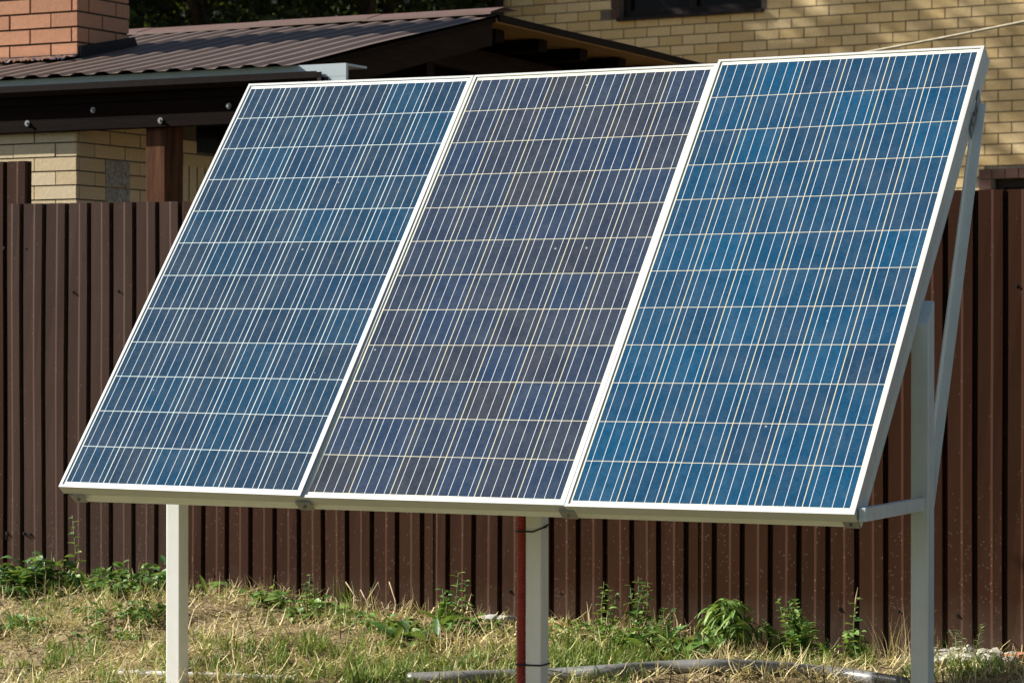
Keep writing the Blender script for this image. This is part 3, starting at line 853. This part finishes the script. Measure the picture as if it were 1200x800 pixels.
rep_ = rng.integers(5, 16, len(X))
tt_ = np.repeat(np.clip(rng.normal(.5, .22, len(X)), 0, 1), rep_); hh_ = np.repeat(rng.uniform(.6, 1.5, len(X)), rep_)
X, Y = np.repeat(X, rep_), np.repeat(Y, rep_)
X = X + rng.normal(0, .022, len(X)); Y = Y + rng.normal(0, .018, len(Y))
k = (Y < fence_y(X) - .01) & (Y > -.5); X, Y, tt_, hh_ = X[k], Y[k], tt_[k], hh_[k]; N = len(X)
P = np.stack([X, Y, gz(X, Y) - .004], 1)
V, F, T = blades(P, rng.uniform(.035, .085, N) * hh_, rng.uniform(.004, .0085, N), rng.uniform(0, 6.28, N), np.abs(rng.normal(.4, .4, N)), rng.normal(.7, .5, N), np.clip(tt_ + rng.normal(0, .15, N), 0, 1))
o = np_mesh('green_grass', V, F, M['grass'], T)
tag(o, 'short green grass growing in patches among the straw', 'grass', kind='stuff')

# blades of the added lawn in front of the panels (unseen, below the frame)
N = 26000
X = rng.uniform(-4, 6, N); Y = -.35 - 2.6 * rng.uniform(0, 1, N) ** 1.3
P = np.stack([X, Y, gz(X, Y) - .004], 1)
V, F, T = blades(P, rng.uniform(.03, .08, N), rng.uniform(.003, .006, N), rng.uniform(0, 6.28, N), np.abs(rng.normal(.35, .35, N)), rng.normal(.6, .4, N), np.clip(rng.normal(.4, .25, N), 0, 1))
tag(np_mesh('lawn', V, F, M['grass'], T), 'added short green lawn in front of the panel posts, below the picture', 'grass', kind='stuff')

# ------------------------------------------------------------------ weeds
def leaf(vs, fs, ts, p, d, L, Wd, droop, tint, fold=.35, seg=4, shape=.9):
    d = Vector(d).normalized()
    up = Vector((0, 0, 1))
    s = d.cross(up)
    if s.length < 1e-3: s = Vector((1, 0, 0))
    s.normalize()
    s = (Matrix.Rotation(random.uniform(-.7, .7), 3, d) @ s).normalized()
    o = len(vs); p = Vector(p)
    for i in range(seg + 1):
        t = i / seg
        w_ = Wd * (math.sin(math.pi * min(1, t ** shape * .93 + .05)) ** .8) * .5
        nr = s.cross(d)
        vs += [p - s * w_ + nr * w_ * fold, p, p + s * w_ + nr * w_ * fold]
        ts += [tint + .06, tint - .05, tint + .06]
        d = (d + Vector((0, 0, -droop / seg))).normalized()
        p = p + d * (L / seg)
    for i in range(seg):
        a = o + i * 3
        fs += [(a, a + 1, a + 4, a + 3), (a + 1, a + 2, a + 5, a + 4)]

M['leaf_stem'] = mat_plain('green_stem', (.09, .13, .04), .6)
def weed(name, base, kind, label, cat='weed', h=.15, w=.15, n=14, ll=.08, lw=.02, mat='leaf', tint=.5, lean=(0, 0), px_=600):
    base = Vector(base)
    t = thing(name, base, label, cat)
    vs, fs, ts = [], [], []
    class Stems:
        v = False
        def tube(self, *a, **k):
            b_ = MB(); b_.tube(*a, **k)
            b_.build('stalk' if kind == 'dry' else 'stem', M['twig'] if kind == 'dry' else M['leaf_stem'], t, smooth=True)
    st = Stems()
    def tn(): return min(1, max(0, random.gauss(tint, .2)))
    if kind in ('clump', 'rosette', 'stem', 'fern') and px_ < 560 or 690 < px_ < 1010: h, ll, lw, tint = h * 1.15, ll * 1.12, lw * 1.15, tint + .06
    if kind == 'rosette':
        for i in range(n):
            a = random.uniform(0, 6.28); e = random.uniform(.15, 1.3)
            d = Vector((math.cos(a) * math.cos(e) * 1.0, math.sin(a) * math.cos(e), math.sin(e)))
            q = base + Vector((random.uniform(-w, w) * .35, random.uniform(-w, w) * .25, random.uniform(0, .02)))
            leaf(vs, fs, ts, q, d, ll * random.uniform(.6, 1.15), lw * random.uniform(.7, 1.2), random.uniform(.5, 1.5), tn())
    elif kind == 'clump':
        for i in range(n):
            a = random.uniform(0, 6.28); r = math.sqrt(random.random()) * w * .5
            q = base + Vector((math.cos(a) * r * 1.2, math.sin(a) * r * .6, 0))
            hh = h * random.uniform(.35, 1) * (1 - .5 * (r / (w * .5)) ** 2)
            top = q + Vector((random.uniform(-.03, .03), random.uniform(-.03, .02), hh))
            if i % 3 == 0: st.tube([q - Vector((0, 0, .02)), (q + top) / 2 + Vector((random.uniform(-.008, .008), 0, 0)), top], [.0022, .0018, .001], 5)
            for k in range(5):
                tt = random.uniform(.25, 1); a2 = random.uniform(0, 6.28)
                leaf(vs, fs, ts, q.lerp(top, tt), (math.cos(a2), math.sin(a2), random.uniform(-.1, .8)), ll * random.uniform(.6, 1.2), lw * random.uniform(.7, 1.2), random.uniform(.3, 1.2), tn())
    elif kind == 'stem':
        for i in range(n):
            q = base + Vector((random.uniform(-w, w) * .5, random.uniform(-w, w) * .3, 0)) if i else base.copy()
            hh = h * (1 if i == 0 else random.uniform(.45, .95))
            top = q + Vector((lean[0] + random.uniform(-.02, .02), lean[1] + random.uniform(-.02, .02), hh))
            mid = (q + top) / 2 + Vector((random.uniform(-.012, .012), random.uniform(-.012, .012), 0))
            st.tube([q - Vector((0, 0, .02)), mid, top], [.0028, .0022, .0012], 6)
            k, z = 0, .12
            while z < 1:
                a2 = k * 2.4 + random.uniform(-.4, .4)
                pt = q.lerp(mid, z * 2) if z < .5 else mid.lerp(top, z * 2 - 1)
                leaf(vs, fs, ts, pt, (math.cos(a2), math.sin(a2), .55), ll * (1.15 - .75 * z) * random.uniform(.8, 1.2), lw * (1.15 - .7 * z), random.uniform(.4, 1.1), tn())
                z += random.uniform(.05, .085); k += 1
    elif kind == 'bush':
        for i in range(n):
            a = random.uniform(0, 6.28); e = random.uniform(.35, 1.45)
            d = Vector((math.cos(a) * math.cos(e), math.sin(a) * math.cos(e) * .8, math.sin(e)))
            top = base + Vector((d.x * w * .55, d.y * w * .5, d.z * h))
            st.tube([base - Vector((0, 0, .02)), base.lerp(top, .55) + Vector((0, 0, .02)), top], [.003, .002, .001], 5)
            for k in range(9):
                tt = random.uniform(.45, 1.05); a2 = random.uniform(0, 6.28)
                leaf(vs, fs, ts, base.lerp(top, tt) + Vector((0, 0, .015)), (math.cos(a2) + d.x, math.sin(a2) + d.y, random.uniform(-.3, .5)), ll * random.uniform(.7, 1.2), lw * random.uniform(.7, 1.2), random.uniform(.8, 2.0), tn(), shape=.7)
    elif kind == 'fern':
        for i in range(n):
            a = random.uniform(0, 6.28); e = random.uniform(.75, 1.5)
            d = Vector((math.cos(a) * math.cos(e) + lean[0], math.sin(a) * math.cos(e) * .6 + lean[1], math.sin(e)))
            q = base + Vector((random.uniform(-w, w) * .35, random.uniform(-w, w) * .2, 0)); top = q + d * h * random.uniform(.6, 1.05)
            st.tube([q - Vector((0, 0, .02)), (q + top) / 2, top], [.0024, .002, .001], 5)
            sd2 = d.cross(Vector((0, 0, 1))).normalized()
            for k in range(26):
                tt = .2 + .8 * k / 26
                sg = 1 if k % 2 else -1
                a2 = random.uniform(-.6, .6)
                leaf(vs, fs, ts, q.lerp(top, tt), sd2 * sg + d * .6 + Vector((a2 * .4, a2, random.uniform(-.2, .3))), ll * (1.2 - .8 * tt) * random.uniform(.8, 1.2), lw, .5, tn(), seg=3)
    elif kind == 'tuft':
        P = np.tile(np.array(base), (n, 1)) + np.stack([rng.normal(0, w * .3, n), rng.normal(0, w * .2, n), np.zeros(n)], 1)
        V, F, T = blades(P, rng.uniform(.5, 1.05, n) * h, rng.uniform(.6, 1.2, n) * lw, rng.uniform(0, 6.28, n), np.abs(rng.normal(.12, .14, n)), np.abs(rng.normal(.45, .35, n)), np.clip(rng.normal(tint, .2, n), 0, 1), seg=5)
        np_mesh('blades', V, F, M[mat], T, parent=t)
        return t
    elif kind == 'dry':
        for i in range(n):
            a = random.uniform(0, 6.28)
            q = base + Vector((random.uniform(-w, w) * .5, random.uniform(-w, w) * .2, 0))
            top = q + Vector((random.uniform(-.8, .8) * w * .6, random.uniform(-.3, .3) * w, h * random.uniform(.4, 1)))
            mid = (q + top) / 2 + Vector((random.uniform(-.03, .03), 0, random.uniform(0, .03)))
            end = top + Vector((random.uniform(-.06, .06), random.uniform(-.03, .03), -random.uniform(0, .07)))
            st.tube([q - Vector((0, 0, .02)), mid, top, end], [.0032, .003, .0024, .001], 5)
        return t
    np_mesh('leaves', np.array([tuple(v) for v in vs]), np.array(fs), M[mat], np.array(ts), parent=t)
    return t

def gp(px, back=.12):
    """ground point in front of the fence along image column px"""
    t = (px - 600) / FPX; d = FW + RT * t
    nrm = Vector((-FD.y, FD.x, 0))
    s = (FQ - nrm * back - CAM).dot(nrm) / d.dot(nrm)
    q = CAM + d * s
    return Vector((q.x, q.y, float(gz(q.x, q.y))))
WEEDS = [
    ('weed', 4, .30, 'clump', 'broad dark green weed clump at the far left end of the grass', dict(h=.18, w=.34, n=40, ll=.06, lw=.022, tint=.35)),
    ('weed', 46, .22, 'clump', 'dense dark green weed clump against the fence, left of the tall leafy stem', dict(h=.17, w=.34, n=52, ll=.055, lw=.026, tint=.3)),
    ('weed', 87, .10, 'stem', 'tallest single leafy stem standing against the fence left of the left post', dict(h=.265, w=.03, n=1, ll=.05, lw=.026, tint=.75)),
    ('weed', 80, .24, 'rosette', 'bright leafy weed with long leaves at the foot of the tall stem', dict(w=.22, n=22, ll=.12, lw=.026, tint=.6)),
    ('weed', 108, .20, 'rosette', 'small weed with one long leaf pointing up, right of the tall stem', dict(w=.08, n=6, ll=.12, lw=.02, tint=.7)),
    ('weed', 160, .26, 'clump', 'wide low leafy green mat of weeds just left of the left post', dict(h=.14, w=.36, n=64, ll=.042, lw=.020, tint=.5)),
    ('weed', 185, .16, 'clump', 'dark weed clump at the fence foot touching the left post', dict(h=.17, w=.18, n=20, ll=.06, lw=.02, tint=.3)),
    ('weed', 150, .62, 'clump', 'low green weed patch lower on the bank left of the left post', dict(h=.08, w=.40, n=44, ll=.036, lw=.016, tint=.45)),
    ('weed', 20, .75, 'clump', 'small green weed patch low on the bank at the left edge', dict(h=.08, w=.30, n=30, ll=.04, lw=.016, tint=.5)),
    ('weed', 125, .80, 'clump', 'thin low weed patch in the straw well left of the left post', dict(h=.06, w=.34, n=22, ll=.035, lw=.014, tint=.6)),
    ('weed', 385, .30, 'clump', 'low green weed mat below the upright bright grass tuft', dict(h=.10, w=.30, n=34, ll=.045, lw=.018, tint=.6)),
    ('weed', 455, .42, 'clump', 'low weed mat between the dry twigs and the large leafy weed', dict(h=.08, w=.20, n=20, ll=.04, lw=.016, tint=.65)),
    ('weed', 565, .34, 'clump', 'small leafy weed mat just left of the conduit', dict(h=.09, w=.22, n=24, ll=.04, lw=.016, tint=.6)),
    ('weed', 690, .34, 'clump', 'low yellowish weed mat just right of the middle post', dict(h=.10, w=.24, n=26, ll=.04, lw=.016, tint=.75)),
    ('weed', 735, .42, 'clump', 'low green weed mat in front of the tall leafy stems', dict(h=.10, w=.22, n=26, ll=.045, lw=.018, tint=.6)),
    ('weed', 232, .16, 'rosette', 'long curved pale leaf weed immediately right of the left post', dict(w=.14, n=8, ll=.13, lw=.026, tint=.75)),
    ('weed', 272, .14, 'rosette', 'upright dandelion like weed with two wide leaves against the fence', dict(w=.10, n=8, ll=.13, lw=.03, tint=.65)),
    ('weed', 325, .20, 'clump', 'pale green small bushy weed halfway between left post and dry twigs', dict(h=.11, w=.18, n=18, ll=.05, lw=.024, tint=.75)),
    ('weed', 362, .16, 'stem', 'thin two stemmed weed with small leaves left of the green tuft', dict(h=.13, w=.08, n=3, ll=.035, lw=.018, tint=.55)),
    ('grass_tuft', 411, .12, 'tuft', 'upright bright green grass tuft left of the dry twigs', dict(h=.17, w=.12, n=34, lw=.006, mat='grass', tint=.4, cat='grass')),
    ('dry_twigs', 443, .14, 'dry', 'heap of bent dry brown twigs leaning on the fence', dict(h=.16, w=.22, n=14, cat='twigs')),
    ('weed', 482, .55, 'rosette', 'large dark green leafy weed low on the bank, left of the conduit', dict(w=.26, n=46, ll=.11, lw=.032, tint=.35)),
    ('weed', 516, .32, 'rosette', 'dandelion weed with jagged upright leaves right of the large leafy one', dict(w=.14, n=12, ll=.15, lw=.026, tint=.45)),
    ('weed', 537, .22, 'stem', 'pale leafy stem weed nearest the conduit on its left', dict(h=.19, w=.10, n=4, ll=.06, lw=.022, tint=.7)),
    ('weed', 711, .20, 'stem', 'thin leafy stem right of the middle post', dict(h=.19, w=.06, n=3, ll=.05, lw=.018, tint=.7)),
    ('weed', 748, .18, 'stem', 'tall leafy stems left of the spreading broad leaved plant', dict(h=.20, w=.10, n=5, ll=.05, lw=.022, tint=.55)),
    ('weed', 800, .40, 'rosette', 'spreading broad leaved green plant beside the grey pipe', dict(w=.36, n=46, ll=.10, lw=.036, tint=.5)),
    ('weed', 770, .32, 'fern', 'feathery leaved weed between tall stems and broad leaved plant', dict(h=.16, w=.14, n=8, ll=.035, lw=.008, tint=.45)),
    ('bush', 853, .16, 'bush', 'rounded bright green bush with drooping narrow leaves against the fence', dict(h=.165, w=.24, n=40, ll=.065, lw=.015, tint=.82, cat='bush')),
    ('weed', 912, .16, 'fern', 'low feathery weed between the rounded bush and the tall feathery one', dict(h=.09, w=.12, n=8, ll=.03, lw=.008, tint=.45)),
    ('weed', 944, .16, 'fern', 'tall feathery green weed leaning left, right of the rounded bush', dict(h=.19, w=.10, n=14, ll=.055, lw=.012, tint=.62, lean=(-.25, 0))),
    ('weed', 970, .20, 'rosette', 'small arching green weed left of the spiked flower stem', dict(w=.10, n=9, ll=.09, lw=.018, tint=.6)),
    ('weed', 1002, .16, 'stem', 'weed with leafy stem and thin flower spike left of the right post', dict(h=.20, w=.05, n=3, ll=.055, lw=.030, tint=.75)),
    ('grass_tuft', 1050, .18, 'tuft', 'tall thin seeding grass just left of the right post', dict(h=.24, w=.16, n=26, lw=.0035, mat='straw', tint=.75, cat='grass')),
    ('weed', 1142, .16, 'fern', 'grey green bristly spike weed among the rubble right of the right post', dict(h=.19, w=.03, n=3, ll=.045, lw=.006, mat='leaf_grey', tint=.6)),
    ('grass_tuft', 1118, .22, 'tuft', 'green grass tuft growing on the pale rubble', dict(h=.13, w=.12, n=40, lw=.005, mat='grass', tint=.45, cat='grass')),
    ('grass_tuft', 1178, .26, 'tuft', 'green grass tuft in front of the broken red brick', dict(h=.10, w=.12, n=36, lw=.005, mat='grass', tint=.4, cat='grass')),
]
for nm, px, back, kind, lab, kw in WEEDS:
    weed(nm, gp(px, back), kind, lab, px_=px, **kw)
# the flower spike
q = gp(1002, .16)
m = MB(); m.tube([q + Vector((0, 0, .18)), q + Vector((.004, 0, .23)), q + Vector((.012, 0, .275))], [.002, .004, .0008], 6)
sp_parent = [o for o in COL.objects if o.get('label', '').startswith('weed with leafy stem and thin')][0]
m.build('flower_spike', M['twig'], sp_parent)

# ------------------------------------------------------------------ pipes, rubble
def ground_path(cols, back_fn, r, lift=0.0):
    pts = []
    for px, py in cols:
        t = (px - 600) / FPX
        # march to the ground along the pixel ray
        d = FW + RT * t + Vector((0, 0, (400 - py) / FPX))
        s = 8.0
        while s < 14 and (CAM + d * s).z > float(gz((CAM + d * s).x, (CAM + d * s).y)) + r * .6 + lift: s += .01
        pts.append(CAM + d * s)
    return pts
def smooth_path(pts, k=6):
    out = []
    for i in range(len(pts) - 1):
        p0, p1, p2, p3 = pts[max(0, i - 1)], pts[i], pts[i + 1], pts[min(len(pts) - 1, i + 2)]
        for j in range(k):
            t = j / k
            out.append(.5 * ((2 * p1) + (p2 - p0) * t + (2 * p0 - 5 * p1 + 4 * p2 - p3) * t * t + (3 * p1 - p0 - 3 * p2 + p3) * t ** 3))
    return out + [pts[-1]]
pp = ground_path([(480, 801), (540, 799), (600, 797), (660, 795), (720, 791), (780, 787), (840, 785), (900, 787), (960, 792), (1010, 798), (1060, 806)], None, .022)
m = MB(); m.tube([q + Vector((0, 0, .012)) for q in smooth_path(pp)], .025, 18)
tag(m.build('drain_pipe', M['pipe_grey'], smooth=True), 'grey plastic pipe lying in the grass between middle and right posts', 'pipe')
pp = ground_path([(140, 790), (180, 791.5), (220, 793), (262, 794), (310, 796), (350, 798)], None, .012)
m = MB(); m.tube(smooth_path(pp), .0135, 14)
tag(m.build('water_pipe', M['pipe_white'], smooth=True), 'thin white pipe lying in the grass behind the left post', 'pipe')
def rock(P, r, mat, name, label, cat, group=None, sq=.7):
    m = bmesh.new(); bmesh.ops.create_icosphere(m, subdivisions=2, radius=r)
    for v in m.verts:
        k = 1 + .3 * math.sin(v.co.x * 9 / r * .2 + P[0] * 50) * math.cos(v.co.y * 2.3 / r) + random.uniform(-.26, .26)
        v.co = Vector((v.co.x * k * 1.2, v.co.y * k, v.co.z * k * sq))
    me = bpy.data.meshes.new(name); m.to_mesh(me); m.free()
    me.materials.append(mat)
    o = bpy.data.objects.new(name, me); COL.objects.link(o); o.location = P; o.rotation_euler.z = random.uniform(0, 6.28)
    tag(o, label, cat, group)
for i in range(70):                               # rubble between fence foot and the right post's right
    px = random.uniform(1092, 1188); q = gp(px, random.uniform(.02, .20)); r = random.uniform(.012, .034)
    rock(q + Vector((0, 0, r * .35 + .03 * random.random())), r, M['stone'], 'rubble_stone', 'pale rubble stone in the heap at the fence foot, right of right post', 'stone', 'pale rubble stones by the right post')
for i, (px, r, lb) in enumerate(((576, .035, 'flat grey stone under the fence edge, left one of the pair by the conduit'), (596, .042, 'flat grey stone under the fence edge, right one of the pair by the conduit'), (604, .022, 'small whitish stone in the straw left of the conduit'))):
    q = gp(px, .05 if i < 2 else .3); rock(q + Vector((0, 0, .012)), r, M['concrete'] if i < 2 else M['stone'], 'stone', lb, 'stone', sq=.5)
q = gp(1192, .10)
m = MB()
square_tube('hollow_brick', q + Vector((-.02, -.0, .026)), q + Vector((.02, .20, .026)), .030, .014, (0, 0, 1), M['brick_red'], None)
hb = [o for o in COL.objects if o.name.startswith('hollow_brick')][0]
tag(hb, 'broken red hollow brick under the fence at the right edge', 'brick')
m = MB(); q2 = gp(1196, .16); m.box(q2 + Vector((-.10, -.06, -.04)), q2 + Vector((.14, .05, -.002)))
tag(m.build('concrete_slab', M['concrete'], bevel=.006), 'grey concrete slab below the broken red brick at the right edge', 'slab')
q = gp(655, .04); m = MB(); m.box(q + Vector((-.07, -.012, -.03)), q + Vector((.05, .02, .028)))
tag(m.build('timber_offcut', M['ply'], bevel=.002), 'short yellow timber offcut under the fence right of middle post', 'wood')

# ------------------------------------------------------------------ trees
def tree(x, y, h, cr, zc, nleaf, size, label, group=None, tint=.4, ch=None):
    t = thing('tree', (x, y, 0), label, 'tree', group)
    m = MB()
    top = Vector((x, y, h * .8))
    m.tube([Vector((x, y, -.2)), Vector((x + .1, y, h * .3)), Vector((x - .05, y + .1, h * .55)), top], [cr * .075, cr * .06, cr * .04, .02], 9)
    clumps = []
    ch = ch or cr * .9
    for i in range(34):
        a = random.uniform(0, 6.28); b = random.uniform(-1, 1); r = random.uniform(.35, 1) ** .6
        c = Vector((x + math.cos(a) * cr * r * math.sqrt(1 - b * b), y + math.sin(a) * cr * r * math.sqrt(1 - b * b), zc + b * ch * r))
        clumps.append((c, random.uniform(.22, .42) * cr))
        if i % 2 == 0:
            s0 = Vector((x, y, max(h * .25, c.z - cr * .8)))
            m.tube([s0, s0.lerp(c, .5) + Vector((0, 0, .15)), c], [cr * .03, cr * .018, .01], 6)
    m.build('trunk', M['bark'], t, smooth=True)
    per = nleaf // len(clumps)
    Ps, Ts = [], []
    for c, r in clumps:
        d = rng.normal(0, 1, (per, 3)); d /= np.linalg.norm(d, axis=1)[:, None]
        rr_ = r * rng.uniform(.3, 1.0, per) ** .5
        Ps.append(np.array(c) + d * rr_[:, None] * np.array([1.1, 1.1, .8])); Ts.append(np.clip(rng.normal(tint + random.uniform(-.15, .15), .22, per), 0, 1))
    P, T = np.concatenate(Ps), np.concatenate(Ts); N = len(P)
    a = rng.normal(0, 1, (N, 3)); a /= np.linalg.norm(a, axis=1)[:, None]
    b = np.cross(a, rng.normal(0, 1, (N, 3))); b /= np.linalg.norm(b, axis=1)[:, None]
    s_ = (size * rng.uniform(.6, 1.3, N))[:, None]
    V = np.stack([P - a * s_, P + b * s_ * .45, P + a * s_, P - b * s_ * .45], 1).reshape(-1, 3)
    F = np.arange(4 * N).reshape(-1, 4)
    np_mesh('crown', V, F, M['tree_leaf'], np.repeat(T, 4), parent=t)
# dark wood behind the shed
TR = [(-14.5, 17.0, 7.5, 2.3, 4.2, 'dark leafy tree behind the chimney, leftmost of the row over the shed roof'),
      (-12.4, 16.2, 7.0, 2.1, 4.2, 'dark leafy tree just right of the chimney above the shed roof'),
      (-10.6, 16.6, 7.4, 2.1, 4.3, 'dark leafy tree over the middle of the shed roof'),
      (-9.0, 17.2, 7.0, 1.7, 4.2, 'dark leafy tree over the ridge, next to the yellow house corner'),
      (-16.0, 20, 8, 2.6, 4.6, 'far dark tree in the second row, behind the chimney side'),
      (-13.0, 20, 8, 2.6, 4.6, 'far dark tree in the second row over the middle of the roof'),
      (-10.2, 20.5, 8, 2.6, 4.6, 'far dark tree in the second row close to the house corner')]
for x, y, h, cr, zc, lb in TR:
    tree(x, y, h, cr, zc, 14000, .065, lb, 'dark trees behind the shed', tint=.3, ch=cr * 1.6)
# far wood behind, one mass
N = 60000
P = np.stack([rng.uniform(-34, -6, N), rng.uniform(24, 30, N), rng.uniform(0, 11, N)], 1)
P[:, 2] *= .85 + .15 * np.sin(P[:, 0] * .9)
a = rng.normal(0, 1, (N, 3)); a /= np.linalg.norm(a, axis=1)[:, None]
b = np.cross(a, rng.normal(0, 1, (N, 3))); b /= np.linalg.norm(b, axis=1)[:, None]
s_ = rng.uniform(.12, .28, N)[:, None]
V = np.stack([P - a * s_, P + b * s_ * .5, P + a * s_, P - b * s_ * .5], 1).reshape(-1, 3)
o = np_mesh('far_wood', V, np.arange(4 * N).reshape(-1, 4), M['tree_leaf'], np.repeat(np.clip(rng.normal(.25, .2, N), 0, 1), 4))
tag(o, 'dark wood far behind the shed, seen as one leafy mass', 'wood', kind='stuff')
# taller garden trees left of the house: their shade falls on the brick wall
tree(-13.7, 15.0, 12.0, 1.9, 9.6, 1700, .11, 'tall garden tree left of the house, above the frame', tint=.5)
tree(-12.6, 15.9, 9.5, 1.2, 7.9, 750, .10, 'slim garden tree close to the house corner, above the frame', tint=.5)
house.rotation_euler.z = R_(-4)
